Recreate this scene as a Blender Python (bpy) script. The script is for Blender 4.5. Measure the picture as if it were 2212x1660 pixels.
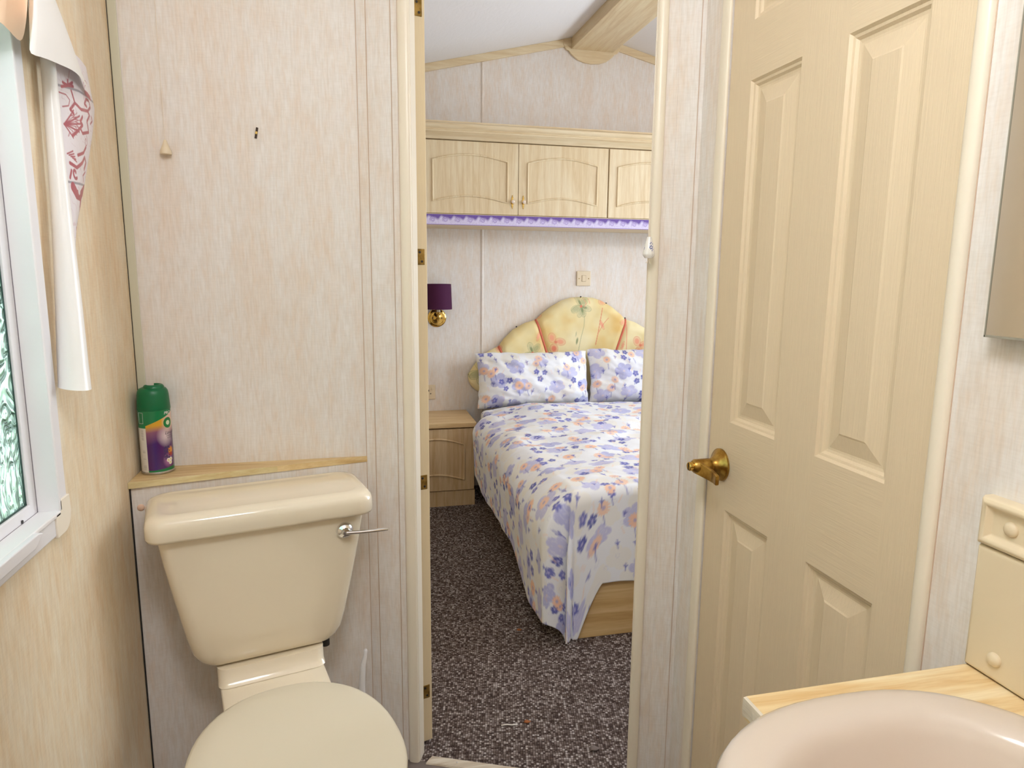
import bpy, math, random
import numpy as np
from mathutils import Matrix, Vector

for _o in list(bpy.data.objects):
    bpy.data.objects.remove(_o)
SC = bpy.context.scene
COL = SC.collection
PI = math.pi

# ------------------------------------------------------------------ camera
FPX = 1470.0
CAM_Z = 1.28
YAW, PITCH, ROLL = (math.radians(a) for a in (13.289, 9.325, 0.516))
_fw = np.array([math.sin(YAW)*math.cos(PITCH), math.cos(YAW)*math.cos(PITCH), -math.sin(PITCH)])
_rt0 = np.array([math.cos(YAW), -math.sin(YAW), 0.0])
_up0 = np.cross(_rt0, _fw)
_rt = _rt0*math.cos(ROLL) + _up0*math.sin(ROLL)
_up = -_rt0*math.sin(ROLL) + _up0*math.cos(ROLL)
_cp = np.array([0.0, 0.0, CAM_Z])
cam_data = bpy.data.cameras.new('camera')
cam = bpy.data.objects.new('camera', cam_data)
COL.objects.link(cam)
cam_data.sensor_width = 36.0
cam_data.lens = FPX/2212.0*36.0
cam_data.clip_start = 0.02
cam.matrix_world = Matrix(((_rt[0], _up[0], -_fw[0], 0), (_rt[1], _up[1], -_fw[1], 0), (_rt[2], _up[2], -_fw[2], CAM_Z), (0, 0, 0, 1)))
SC.camera = cam

# ------------------------------------------------------------------ light
SC.view_settings.view_transform = 'Standard'
SC.view_settings.look = 'None'
SC.view_settings.gamma = 1.0
SC.view_settings.use_curve_mapping = False
SC.view_settings.exposure = 0.05
world = bpy.data.worlds.new('sky')
SC.world = world
world.use_nodes = True
_bg = world.node_tree.nodes['Background']
_bg.inputs[0].default_value = (0.82, 0.91, 1.0, 1)
_bg.inputs[1].default_value = 12.0
BATH_FILL_W = 23.5  # added lamp in place of bounced flash
BED_FILL_W = 27.0  # added lamp that brightens the bedroom
SC.cycles.max_bounces = 6
SC.cycles.diffuse_bounces = 5
SC.cycles.glossy_bounces = 3
SC.cycles.transmission_bounces = 4
SC.cycles.transparent_max_bounces = 6
SC.cycles.caustics_reflective = False
SC.cycles.caustics_refractive = False

def area(name, loc, sx, sy, power, col=(1, 1, 1), rot=(0, 0, 0), portal=False, shape='RECTANGLE'):
    d = bpy.data.lights.new(name, 'AREA')
    d.shape = shape
    d.size = sx
    d.size_y = sy
    d.energy = power
    d.color = col
    o = bpy.data.objects.new(name, d)
    COL.objects.link(o)
    o.location = loc
    o.rotation_euler = rot
    if portal:
        d.cycles.is_portal = True
    return o

# sky portals in the three windows (they guide the sky light, they emit nothing)
area('window_portal', (-0.53, 0.83, 1.30), 0.80, 0.68, 1.0, rot=(0, -PI/2, 0), portal=True)
area('window_portal.001', (3.24, 2.75, 1.42), 1.0, 1.5, 1.0, rot=(0, PI/2, 0), portal=True)

# ------------------------------------------------------------------ helpers
def lin(r, g, b):
    def f(c):
        c /= 255.0
        return c/12.92 if c <= 0.04045 else ((c+0.055)/1.055)**2.4
    return (f(r), f(g), f(b))

def rayd(x, y):
    return _fw + _rt*(x-1106)/FPX - _up*(y-830)/FPX

def at_x(x, y, X):
    d = rayd(x, y)
    return _cp + d*(X/d[0])

def at_y(x, y, Y):
    d = rayd(x, y)
    return _cp + d*(Y/d[1])

def at_z(x, y, Z):
    d = rayd(x, y)
    return _cp + d*((Z-CAM_Z)/d[2])

class MB:
    """collects verts and faces, then becomes one mesh object"""
    def __init__(self):
        self.v = []
        self.f = []
    def add(self, vs, fs):
        b = len(self.v)
        self.v += [tuple(float(c) for c in p) for p in vs]
        self.f += [tuple(i+b for i in q) for q in fs]
        return self
    def box(self, x0, x1, y0, y1, z0, z1, f=None):
        vs = [(x, y, z) for z in (z0, z1) for y in (y0, y1) for x in (x0, x1)]
        if f:
            vs = [f(*p) for p in vs]
        return self.add(vs, [(0, 2, 3, 1), (4, 5, 7, 6), (0, 1, 5, 4), (2, 6, 7, 3), (0, 4, 6, 2), (1, 3, 7, 5)])
    def prism(self, pts, f0, f1):
        """polygon pts (2d); f0/f1 map a 2d point to the two end caps"""
        n = len(pts)
        vs = [f0(*p) for p in pts] + [f1(*p) for p in pts]
        fs = [tuple(range(n-1, -1, -1)), tuple(range(n, 2*n))]
        fs += [(i, (i+1) % n, n+(i+1) % n, n+i) for i in range(n)]
        return self.add(vs, fs)
    def loft(self, rings, cap0=True, cap1=True, closed=True):
        n = len(rings[0])
        vs = [p for r in rings for p in r]
        fs = []
        for k in range(len(rings)-1):
            for i in range(n if closed else n-1):
                j = (i+1) % n
                fs.append((k*n+i, k*n+j, (k+1)*n+j, (k+1)*n+i))
        if cap0:
            fs.append(tuple(range(n-1, -1, -1)))
        if cap1:
            m = (len(rings)-1)*n
            fs.append(tuple(range(m, m+n)))
        return self.add(vs, fs)
    def lathe(self, prof, seg=32, f=None, cap0=True, cap1=True):
        """prof: list of (r, h); revolved about local z then mapped by f"""
        rings = []
        for r, h in prof:
            ring = [(r*math.cos(2*PI*i/seg), r*math.sin(2*PI*i/seg), h) for i in range(seg)]
            rings.append([f(*p) for p in ring] if f else ring)
        return self.loft(rings, cap0, cap1)
    def tube(self, pts, rad, seg=10, closed=False, flat=1.0):
        pts = [Vector(p) for p in pts]
        n = len(pts)
        rads = rad if isinstance(rad, (list, tuple)) else [rad]*n
        rings = []
        prev = None
        for i, p in enumerate(pts):
            if closed:
                t = pts[(i+1) % n]-pts[i-1]
            else:
                t = pts[min(i+1, n-1)]-pts[max(i-1, 0)]
            t.normalize()
            if prev is None:
                a = Vector((0, 0, 1)) if abs(t.z) < 0.9 else Vector((1, 0, 0))
                nrm = t.cross(a).normalized()
            else:
                nrm = (prev-t*prev.dot(t)).normalized()
            prev = nrm
            bn = t.cross(nrm)
            rings.append([tuple(p+nrm*(rads[i]*math.cos(2*PI*k/seg))+bn*(rads[i]*flat*math.sin(2*PI*k/seg))) for k in range(seg)])
        if closed:
            rings.append(rings[0])
            return self.loft(rings, False, False)
        return self.loft(rings)
    def build(self, name, mat, parent=None, smooth=False, bevel=0, seg=2, subsurf=0):
        me = bpy.data.meshes.new(name)
        me.from_pydata(self.v, [], self.f)
        me.update()
        import bmesh
        bm = bmesh.new()
        bm.from_mesh(me)
        bmesh.ops.recalc_face_normals(bm, faces=bm.faces)
        bm.to_mesh(me)
        bm.free()
        return link(name, me, mat, parent, smooth, bevel, seg, subsurf)

def link(name, me, mat, parent=None, smooth=False, bevel=0, seg=2, subsurf=0):
    if mat is not None and not me.materials:
        me.materials.append(mat)
    if smooth:
        me.polygons.foreach_set('use_smooth', [True]*len(me.polygons))
    o = bpy.data.objects.new(name, me)
    COL.objects.link(o)
    if parent is not None:
        o.parent = parent
    if bevel:
        m = o.modifiers.new('bevel', 'BEVEL')
        m.width = bevel
        m.segments = seg
        m.limit_method = 'ANGLE'
        m.angle_limit = 0.6
        if not smooth:
            me.polygons.foreach_set('use_smooth', [True]*len(me.polygons))
        m.harden_normals = False
        w = o.modifiers.new('normals', 'WEIGHTED_NORMAL')
        w.keep_sharp = True
    elif smooth == 'auto':
        try:
            me.set_sharp_from_angle(angle=0.7)
        except Exception:
            pass
    if subsurf:
        m = o.modifiers.new('subsurf', 'SUBSURF')
        m.levels = subsurf
        m.render_levels = subsurf
    return o

def grid_mesh(name, P, C=None, closed_u=False):
    """P: (n, m, 3) array of points, C: matching linear colours"""
    n, m = P.shape[:2]
    me = bpy.data.meshes.new(name)
    me.vertices.add(n*m)
    me.vertices.foreach_set('co', np.ascontiguousarray(P, dtype=np.float32).ravel())
    i = np.arange(n if closed_u else n-1)[:, None]
    j = np.arange(m-1)[None, :]
    i2 = (i+1) % n
    q = np.stack([i*m+j, i2*m+j, i2*m+j+1, i*m+j+1], axis=-1).reshape(-1, 4)
    me.loops.add(q.size)
    me.loops.foreach_set('vertex_index', q.ravel().astype(np.int32))
    me.polygons.add(len(q))
    me.polygons.foreach_set('loop_start', (np.arange(len(q))*4).astype(np.int32))
    me.update(calc_edges=True)
    if C is not None:
        at = me.attributes.new('Col', 'FLOAT_COLOR', 'POINT')
        rgba = np.ones((n*m, 4), dtype=np.float32)
        rgba[:, :3] = C.reshape(-1, 3)
        at.data.foreach_set('color', rgba.ravel())
    me.polygons.foreach_set('use_smooth', [True]*len(q))
    me.validate()
    return me

def tag(o, label, cat, group=None, kind=None):
    o['label'] = label
    o['category'] = cat
    if group:
        o['group'] = group
    if kind:
        o['kind'] = kind
    return o

def thing(name, label, cat, loc=(0, 0, 0), rotz=0.0, group=None):
    o = bpy.data.objects.new(name, None)
    o.empty_display_size = 0.05
    COL.objects.link(o)
    o.location = loc
    o.rotation_euler = (0, 0, rotz)
    return tag(o, label, cat, group)

def struct(o, label, cat):
    return tag(o, label, cat, kind='structure')

def vnoise(U, V, scale, seed=0, octaves=2):
    """smooth value noise, about -1..1"""
    out = np.zeros(U.shape)
    amp, tot = 1.0, 0.0
    for k in range(octaves):
        rng = np.random.RandomState(seed+k*17)
        T = rng.rand(64, 64)*2-1
        x, y = U*scale*(2**k), V*scale*(2**k)
        xi, yi = np.floor(x).astype(int), np.floor(y).astype(int)
        fx, fy = x-xi, y-yi
        fx = fx*fx*(3-2*fx)
        fy = fy*fy*(3-2*fy)
        g = lambda a, b: T[a % 64, b % 64]
        out += amp*((g(xi, yi)*(1-fx)+g(xi+1, yi)*fx)*(1-fy)+(g(xi, yi+1)*(1-fx)+g(xi+1, yi+1)*fx)*fy)
        tot += amp
        amp *= 0.5
    return out/tot

# ------------------------------------------------------------------ materials
MATS = {}
def mat(name, col=(0.8, 0.8, 0.8), rough=0.5, metal=0.0, spec=0.5, coat=0.0, **kw):
    m = bpy.data.materials.new(name)
    m.use_nodes = True
    b = m.node_tree.nodes['Principled BSDF']
    b.inputs['Base Color'].default_value = (*col, 1)
    b.inputs['Roughness'].default_value = rough
    b.inputs['Metallic'].default_value = metal
    b.inputs['Specular IOR Level'].default_value = spec
    b.inputs['Coat Weight'].default_value = coat
    MATS[name] = m
    return m

class NT:
    def __init__(self, m):
        self.t = m.node_tree
        self.b = self.t.nodes['Principled BSDF']
    def n(self, typ, **kw):
        nd = self.t.nodes.new(typ)
        for k, v in kw.items():
            setattr(nd, k, v)
        return nd
    def l(self, a, b):
        self.t.links.new(a, b)
    def coords(self, scale=(1, 1, 1), rot=(0, 0, 0), kind='Object'):
        tc = self.n('ShaderNodeTexCoord')
        mp = self.n('ShaderNodeMapping')
        mp.inputs['Scale'].default_value = scale
        mp.inputs['Rotation'].default_value = rot
        self.l(tc.outputs[kind], mp.inputs['Vector'])
        return mp.outputs['Vector']
    def noise(self, vec, scale=1.0, detail=3.0, rough=0.5, dist=0.0):
        nd = self.n('ShaderNodeTexNoise')
        nd.inputs['Scale'].default_value = scale
        nd.inputs['Detail'].default_value = detail
        nd.inputs['Roughness'].default_value = rough
        nd.inputs['Distortion'].default_value = dist
        self.l(vec, nd.inputs['Vector'])
        return nd.outputs['Fac']
    def ramp(self, fac, stops):
        nd = self.n('ShaderNodeValToRGB')
        e = nd.color_ramp.elements
        while len(e) < len(stops):
            e.new(0.5)
        for k, (p, c) in enumerate(stops):
            e[k].position = p
            e[k].color = (*c, 1) if len(c) == 3 else c
        self.l(fac, nd.inputs['Fac'])
        return nd.outputs['Color']
    def mix(self, fac, a, b, mode='MIX'):
        nd = self.n('ShaderNodeMix', data_type='RGBA', blend_type=mode)
        for sock, val in ((nd.inputs['Factor'], fac), (nd.inputs[6], a), (nd.inputs[7], b)):
            if hasattr(val, 'is_linked') or hasattr(val, 'links'):
                self.l(val, sock)
            else:
                sock.default_value = val if not isinstance(val, tuple) else (*val, 1)
        return nd.outputs[2]
    def bump(self, h, strength=0.3, dist=0.002):
        nd = self.n('ShaderNodeBump')
        nd.inputs['Strength'].default_value = strength
        nd.inputs['Distance'].default_value = dist
        self.l(h, nd.inputs['Height'])
        self.l(nd.outputs['Normal'], self.b.inputs['Normal'])
    def base(self, c):
        self.l(c, self.b.inputs['Base Color'])

def wallpaper(name, pale, mid, warm):
    m = mat(name, mid, 0.62, spec=0.3)
    t = NT(m)
    v1 = t.coords((80, 80, 17))
    v2 = t.coords((17, 17, 4.2))
    v3 = t.coords((260, 260, 26))
    v4 = t.coords((40, 40, 330))
    n1 = t.noise(v1, 1, 4, 0.6, 0.3)
    n2 = t.noise(v2, 1, 4, 0.6)
    n3 = t.noise(v3, 1, 2)
    n4 = t.noise(v4, 1, 2)
    c = t.ramp(n1, [(0.34, warm), (0.5, mid), (0.62, pale)])
    c2 = t.ramp(n2, [(0.36, warm), (0.52, mid), (0.68, pale)])
    c = t.mix(0.55, c, c2)
    g = t.ramp(n3, [(0.3, (0.90, 0.885, 0.86)), (0.62, (1, 1, 1))])
    c = t.mix(0.8, c, g, 'MULTIPLY')
    g2 = t.ramp(n4, [(0.3, (0.95, 0.94, 0.93)), (0.6, (1, 1, 1))])
    c = t.mix(0.7, c, g2, 'MULTIPLY')
    t.base(c)
    t.bump(n3, 0.12, 0.001)
    return m

M_WALL = wallpaper('wallpaper', lin(237, 234, 232), lin(233, 227, 222), lin(231, 217, 204))
M_WALL_L = wallpaper('wallpaper_lit_yellow', lin(237, 226, 206), lin(233, 217, 190), lin(228, 203, 168))  # yellower wallpaper copy, the lighting on this wall is in its colour

def paint(name, col, grain=0.25, rot=0.0, rough=0.42):
    m = mat(name, col, rough, spec=0.4)
    t = NT(m)
    sc = (420, 420, 14) if rot == 0 else (420, 14, 420)
    v = t.coords(sc)
    n = t.noise(v, 1, 3, 0.6, 0.6)
    t.bump(n, grain, 0.0012)
    g = t.ramp(n, [(0.3, tuple(c*0.95 for c in col)), (0.65, col)])
    t.base(g)
    return m

M_DOOR = paint('door_paint', lin(225, 206, 176), 0.35)
M_DOOR_H = paint('door_paint_rail', lin(225, 206, 176), 0.35, 1)
M_TRIM = mat('cream_trim', lin(236, 226, 208), 0.32, spec=0.5)
M_LEDGE = mat('grey_green_bead', lin(204, 200, 178), 0.5)
M_CERAMIC = mat('cream_ceramic', lin(237, 225, 203), 0.12, spec=0.6, coat=0.3)
M_SEAT = mat('cream_plastic', lin(228, 219, 198), 0.34, spec=0.45)
M_BASIN = mat('ivory_ceramic', lin(214, 200, 186), 0.16, spec=0.55, coat=0.2)
M_CHROME = mat('chrome', (0.8, 0.8, 0.8), 0.12, 1.0)
M_WHITE = mat('white_plastic', lin(236, 234, 236), 0.35)
M_WINFRAME = mat('window_plastic', lin(232, 230, 234), 0.38)
M_CAP = mat('warm_white_plastic', lin(238, 228, 212), 0.35)
M_DARK = mat('dark_rubber', lin(38, 34, 32), 0.6)
M_GASKET = mat('grey_gasket', lin(110, 104, 112), 0.6)
M_CREAMPL = mat('cream_switch_plastic', lin(226, 210, 182), 0.35)
M_PINKCAP = mat('pink_screw_cap', lin(232, 196, 172), 0.4)
M_SHADE = mat('purple_fabric', lin(72, 28, 62), 0.75, spec=0.2)
M_PORC = mat('white_porcelain', lin(240, 238, 236), 0.15, coat=0.3)
M_BLUE = mat('blue_print', lin(44, 70, 150), 0.3)
M_THREAD = mat('white_thread', lin(228, 222, 216), 0.8)
M_CRUMB = mat('brown_leaf_crumb', lin(150, 88, 44), 0.8)
M_FLUFF = mat('grey_fluff', lin(120, 108, 104), 0.9)
M_KNOB = mat('crystal_knob', lin(232, 214, 196), 0.08, spec=0.9, coat=0.6)
M_DIFF = mat('lamp_diffuser', lin(250, 246, 238), 0.4)
M_BLACK = mat('black_void_board', lin(30, 27, 25), 0.8)
M_TEXT_W = mat('print_white', lin(240, 240, 238), 0.4)
M_TEXT_D = mat('print_dark', lin(60, 56, 66), 0.4)
M_DKGREEN = mat('cap_green', lin(6, 104, 62), 0.36, spec=0.45)
M_TIN = mat('tin_rim', lin(190, 190, 190), 0.25, 0.9)
M_PIPING = mat('salmon_piping', lin(214, 118, 98), 0.7, spec=0.2)
M_VINYL = mat('white_vinyl', lin(240, 238, 236), 0.28, spec=0.5)
M_PEACH = mat('vinyl_lit_peach', lin(246, 214, 184), 0.4)

def brass(name, a, b, rough):
    m = mat(name, a, rough, 1.0)
    t = NT(m)
    n = t.noise(t.coords((60, 60, 60)), 1, 3)
    t.base(t.ramp(n, [(0.35, b), (0.62, a)]))
    return m
M_BRASS = brass('aged_brass', lin(196, 160, 84), lin(150, 112, 50), 0.3)
M_GOLD = brass('polished_brass', lin(232, 196, 110), lin(200, 158, 76), 0.16)
M_HINGE = brass('dull_hinge_brass', lin(176, 146, 84), lin(128, 104, 56), 0.42)

def wood(name, light, mid, dark, axis='z', scale=1.0, rough=0.42):
    m = mat(name, mid, rough, spec=0.4)
    t = NT(m)
    s = {'x': (2.4, 34, 34), 'y': (34, 2.4, 34), 'z': (34, 34, 2.4)}[axis]
    v = t.coords(tuple(c*scale for c in s))
    v2 = t.coords(tuple(c*scale*7 for c in s))
    n = t.noise(v, 1, 4, 0.55, 0.9)
    n2 = t.noise(v2, 1, 3, 0.5)
    c = t.ramp(n, [(0.32, dark), (0.48, mid), (0.66, light)])
    c2 = t.ramp(n2, [(0.3, (0.9, 0.87, 0.82)), (0.6, (1, 1, 1))])
    t.base(t.mix(0.7, c, c2, 'MULTIPLY'))
    t.bump(n2, 0.08, 0.0008)
    return m
M_MAPLE = wood('pale_maple_vertical', lin(229, 214, 183), lin(223, 204, 169), lin(214, 191, 152), 'z')
M_MAPLE_X = wood('pale_maple_across', lin(231, 216, 185), lin(225, 206, 171), lin(216, 193, 154), 'x')
M_BEAM = wood('pale_maple_beam', lin(230, 213, 178), lin(224, 203, 166), lin(215, 190, 150), 'y')
M_BEDSIDE = wood('bedside_maple', lin(216, 192, 154), lin(206, 178, 138), lin(192, 160, 118), 'z')
M_BEDSIDE_T = wood('bedside_maple_top', lin(222, 196, 152), lin(212, 182, 136), lin(198, 164, 116), 'x')
M_SHELF = wood('shelf_wood', lin(228, 204, 156), lin(216, 186, 134), lin(202, 168, 114), 'x', 1.5)
M_SHELF_E = wood('shelf_edge_wood', lin(226, 212, 168), lin(216, 200, 152), lin(208, 184, 134), 'x', 1.2)
M_WORKTOP = wood('worktop_laminate', lin(244, 226, 188), lin(234, 208, 160), lin(220, 182, 126), 'x', 1.6, 0.3)
M_STRIP = wood('threshold_strip_finish', lin(222, 214, 200), lin(206, 194, 176), lin(182, 166, 146), 'x', 1.4)

def attr_mat(name, rough=0.7, spec=0.3, coat=0.0, weave=0.0):
    m = mat(name, (0.8, 0.8, 0.8), rough, spec=spec, coat=coat)
    t = NT(m)
    a = t.n('ShaderNodeAttribute')
    a.attribute_name = 'Col'
    t.base(a.outputs['Color'])
    if weave:
        n = t.noise(t.coords((900, 900, 900)), 1, 2)
        t.bump(n, weave, 0.0006)
    return m
M_FLORAL = attr_mat('floral_cotton', 0.8, 0.2, 0, 0.12)
M_HEADFAB = attr_mat('headboard_fabric', 0.62, 0.3, 0, 0.1)
M_CANPRINT = attr_mat('can_print', 0.22, 0.5, 0.3)
M_BORDER = attr_mat('purple_border_paper', 0.6, 0.3)
M_VPRINT = attr_mat('red_tile_print_vinyl', 0.35, 0.4)

# carpet
M_CARPET = mat('brown_loop_carpet', lin(110, 96, 90), 0.95, spec=0.1)
_t = NT(M_CARPET)
_v = _t.coords((1, 1, 1), (0, 0, 0.22))
_vor = _t.n('ShaderNodeTexVoronoi')
_vor.inputs['Scale'].default_value = 150.0
_vor.inputs['Randomness'].default_value = 0.42
_t.l(_v, _vor.inputs['Vector'])
_sep = _t.n('ShaderNodeSeparateColor')
_t.l(_vor.outputs['Color'], _sep.inputs['Color'])
_c1 = _t.ramp(_sep.outputs[0], [(0.0, lin(84, 70, 66)), (0.45, lin(124, 110, 104)), (0.8, lin(166, 154, 150)), (1.0, lin(206, 198, 195))])
_c2 = _t.ramp(_vor.outputs['Distance'], [(0.25, (1, 1, 1)), (0.62, (0.30, 0.27, 0.26))])
_big = _t.noise(_t.coords((5, 5, 5)), 1, 3)
_c3 = _t.ramp(_big, [(0.3, (0.86, 0.85, 0.85)), (0.7, (1, 1, 1))])
_t.base(_t.mix(0.8, _t.mix(0.9, _c1, _c2, 'MULTIPLY'), _c3, 'MULTIPLY'))
_inv = _t.n('ShaderNodeMath', operation='SUBTRACT')
_inv.inputs[0].default_value = 1.0
_t.l(_vor.outputs['Distance'], _inv.inputs[1])
_t.bump(_inv.outputs[0], 0.9, 0.004)

# bathroom vinyl floor
M_VFLOOR = mat('grey_brown_vinyl', lin(112, 100, 96), 0.45)
_t = NT(M_VFLOOR)
_n = _t.noise(_t.coords((26, 26, 26)), 1, 4)
_t.base(_t.ramp(_n, [(0.3, lin(98, 87, 83)), (0.7, lin(124, 112, 107))]))

# embossed ceiling
M_CEIL = mat('embossed_ceiling', lin(240, 238, 240), 0.75, spec=0.2)
_t = NT(M_CEIL)
_n = _t.noise(_t.coords((30, 16, 30)), 1, 5, 0.6, 0.8)
_t.bump(_n, 0.25, 0.004)

# mirror
M_MIRROR = mat('mirror_silver', lin(246, 246, 240), 0.13, 1.0)
M_MIRROR_E = mat('mirror_edge', lin(150, 146, 132), 0.3)

# clear and obscured glass
def glass(name, tint, obscure):
    m = bpy.data.materials.new(name)
    m.use_nodes = True
    t = m.node_tree
    t.nodes.clear()
    out = t.nodes.new('ShaderNodeOutputMaterial')
    tr = t.nodes.new('ShaderNodeBsdfTransparent')
    tr.inputs[0].default_value = (*tint, 1)
    gl = t.nodes.new('ShaderNodeBsdfGlossy')
    gl.inputs['Roughness'].default_value = 0.12 if obscure else 0.02
    mx = t.nodes.new('ShaderNodeMixShader')
    fr = t.nodes.new('ShaderNodeFresnel')
    t.links.new(fr.outputs[0], mx.inputs[0])
    t.links.new(tr.outputs[0], mx.inputs[1])
    t.links.new(gl.outputs[0], mx.inputs[2])
    last = mx
    if obscure:
        tc = t.nodes.new('ShaderNodeTexCoord')
        mp = t.nodes.new('ShaderNodeMapping')
        mp.inputs['Scale'].default_value = (1, 9, 7)
        t.links.new(tc.outputs['Object'], mp.inputs['Vector'])
        no = t.nodes.new('ShaderNodeTexNoise')
        no.inputs['Scale'].default_value = 1.0
        no.inputs['Detail'].default_value = 1.0
        no.inputs['Distortion'].default_value = 2.6
        t.links.new(mp.outputs[0], no.inputs['Vector'])
        wv = t.nodes.new('ShaderNodeMath')
        wv.operation = 'MULTIPLY'
        wv.inputs[1].default_value = 60.0
        t.links.new(no.outputs['Fac'], wv.inputs[0])
        sn = t.nodes.new('ShaderNodeMath')
        sn.operation = 'SINE'
        t.links.new(wv.outputs[0], sn.inputs[0])
        bp = t.nodes.new('ShaderNodeBump')
        bp.inputs['Strength'].default_value = 1.0
        bp.inputs['Distance'].default_value = 0.004
        t.links.new(sn.outputs[0], bp.inputs['Height'])
        t.links.new(bp.outputs[0], gl.inputs['Normal'])
        t.links.new(bp.outputs[0], fr.inputs['Normal'])
        rf = t.nodes.new('ShaderNodeBsdfRefraction')
        rf.inputs['Color'].default_value = (*tint, 1)
        rf.inputs['Roughness'].default_value = 0.3
        rf.inputs['IOR'].default_value = 1.25
        t.links.new(bp.outputs[0], rf.inputs['Normal'])
        tl = t.nodes.new('ShaderNodeBsdfTranslucent')
        tl.inputs[0].default_value = (0.80, 0.92, 0.84, 1)
        t.links.new(bp.outputs[0], tl.inputs['Normal'])
        m2 = t.nodes.new('ShaderNodeMixShader')
        m2.inputs[0].default_value = 0.35
        t.links.new(tr.outputs[0], m2.inputs[1])
        t.links.new(rf.outputs[0], m2.inputs[2])
        m3 = t.nodes.new('ShaderNodeMixShader')
        m3.inputs[0].default_value = 0.72
        t.links.new(m2.outputs[0], m3.inputs[1])
        t.links.new(tl.outputs[0], m3.inputs[2])
        t.links.new(m3.outputs[0], mx.inputs[1])
    t.links.new(last.outputs[0], out.inputs['Surface'])
    return m
M_GLASS = glass('clear_glass', (0.96, 0.98, 0.97), False)
M_OBSC = glass('obscured_glass', (0.90, 0.96, 0.93), True)

# hedge outside
M_HEDGE = mat('hedge_leaves', lin(120, 150, 92), 0.7)
_t = NT(M_HEDGE)
_n = _t.noise(_t.coords((9, 9, 9)), 1, 5, 0.7)
_t.base(_t.ramp(_n, [(0.3, lin(112, 144, 98)), (0.55, lin(164, 190, 138)), (0.75, lin(212, 226, 190))]))
M_GRASS = mat('grass_ground', lin(118, 140, 84), 0.9)
_t = NT(M_GRASS)
_n = _t.noise(_t.coords((14, 14, 14)), 1, 4)
_t.base(_t.ramp(_n, [(0.3, lin(92, 116, 62)), (0.7, lin(140, 160, 98))]))

# ------------------------------------------------------------------ room layout
LX, RX = -0.478, 0.729          # bathroom side walls (inner faces)
BY = 1.677                      # toilet wall
REAR = -0.95
WY = 3.92                       # bedroom wall behind the bed
BRX = 3.20                      # bedroom right wall
RIDGE = 1.375
def zc(x):
    return 2.389+(x-0.426)*0.2387 if x <= RIDGE else 2.389+(2*RIDGE-x-0.426)*0.2387
D0 = np.array([0.028, 1.677])
D1 = np.array([0.729, 1.372])
_dl = np.linalg.norm(D1-D0)
_de = (D1-D0)/_dl
_dn = np.array([-_de[1], _de[0]])
def DG(e, n, z):
    p = D0+_de*e+_dn*n
    return (p[0], p[1], z)

# floors
o = MB().prism([(LX, REAR), (RX, REAR), (RX, 1.372), (0.028, 1.677), (LX, 1.677)], lambda a, b: (a, b, -0.02), lambda a, b: (a, b, 0.0)).build('floor', M_VFLOOR)
struct(o, 'dark grey brown vinyl floor of the washroom', 'floor')
o = MB().prism([(LX, 1.677), (0.028, 1.677), (0.729, 1.372), (BRX, 1.372), (BRX, WY), (LX, WY)], lambda a, b: (a, b, -0.02), lambda a, b: (a, b, 0.0)).build('floor_bedroom', M_CARPET)
struct(o, 'brown flecked loop pile carpet on the bedroom floor', 'carpet')

# ceilings
for nm, x0, x1, lb in (('ceiling_left', LX-0.04, RIDGE, 'white embossed sloping ceiling on the wall lamp side of the beam'), ('ceiling_right', RIDGE, BRX+0.04, 'white embossed sloping ceiling beyond the wooden beam')):
    o = MB().prism([(x0, zc(x0)), (x1, zc(x1)), (x1, zc(x1)+0.03), (x0, zc(x0)+0.03)], lambda a, b: (a, REAR-0.04, b), lambda a, b: (a, WY+0.04, b)).build(nm, M_CEIL)
    struct(o, lb, 'ceiling')

# outer left wall with the washroom window hole
WIN_Y0, WIN_Y1, WIN_Z0, WIN_Z1 = 0.47, 1.19, 0.892, 1.72
wl = MB()
zt = zc(LX)
wl.box(LX-0.04, LX, REAR, WIN_Y0, 0, zt)
wl.box(LX-0.04, LX, WIN_Y1, WY+0.04, 0, zt)
wl.box(LX-0.04, LX, WIN_Y0, WIN_Y1, 0, WIN_Z0)
wl.box(LX-0.04, LX, WIN_Y0, WIN_Y1, WIN_Z1, zt)
struct(wl.build('wall_left', M_WALL_L), 'cream streaked wallpaper wall holding the washroom window', 'wall')

# toilet wall
o = MB().prism([(LX, 0), (0.028, 0), (0.028, zc(0.028)), (LX, zc(LX))], lambda a, b: (a, BY+0.03, b), lambda a, b: (a, BY, b)).build('wall_back', M_WALL)
struct(o, 'cream pink wallpaper wall behind the toilet', 'wall')

# diagonal wall with the bedroom doorway
E0, E1, ZH, TH = 0.1254, 0.665, 1.965, 0.032
dw = MB()
dw.box(-0.012, E0, 0, TH, 0, 2.46, DG)
dw.box(E1, _dl, 0, TH, 0, 2.46, DG)
dw.box(E0, E1, 0, TH, ZH, 2.46, DG)
dwo = struct(dw.build('wall_diagonal', M_WALL), 'narrow angled wallpaper wall around the open bedroom doorway', 'wall')
# flat cover strips on the diagonal wall
for e0, e1, pr in ((0.0, 0.0225, 0.0016), (0.082, 0.0965, 0.0016), (_dl-0.052, _dl-0.010, 0.0016)):
    MB().box(e0, e1, -pr, 0.0, 0, 2.40, DG).build('cover_strip', M_WALL, dwo, bevel=0.0008)

M_SEAM = mat('brown_joint_filler', lin(204, 180, 160), 0.7)  # brownish lines at the wall panel joints
for e_ in (0.0232, 0.0812, 0.0972, _dl-0.0095):
    MB().box(e_-0.0007, e_+0.0007, -0.0019, 0.0, 0, 2.40, DG).build('joint', M_SEAM, dwo)
MB().box(-0.001, 0.0006, -0.0022, 0.0, 0, 2.40, DG).build('joint', M_SEAM, dwo)

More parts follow.
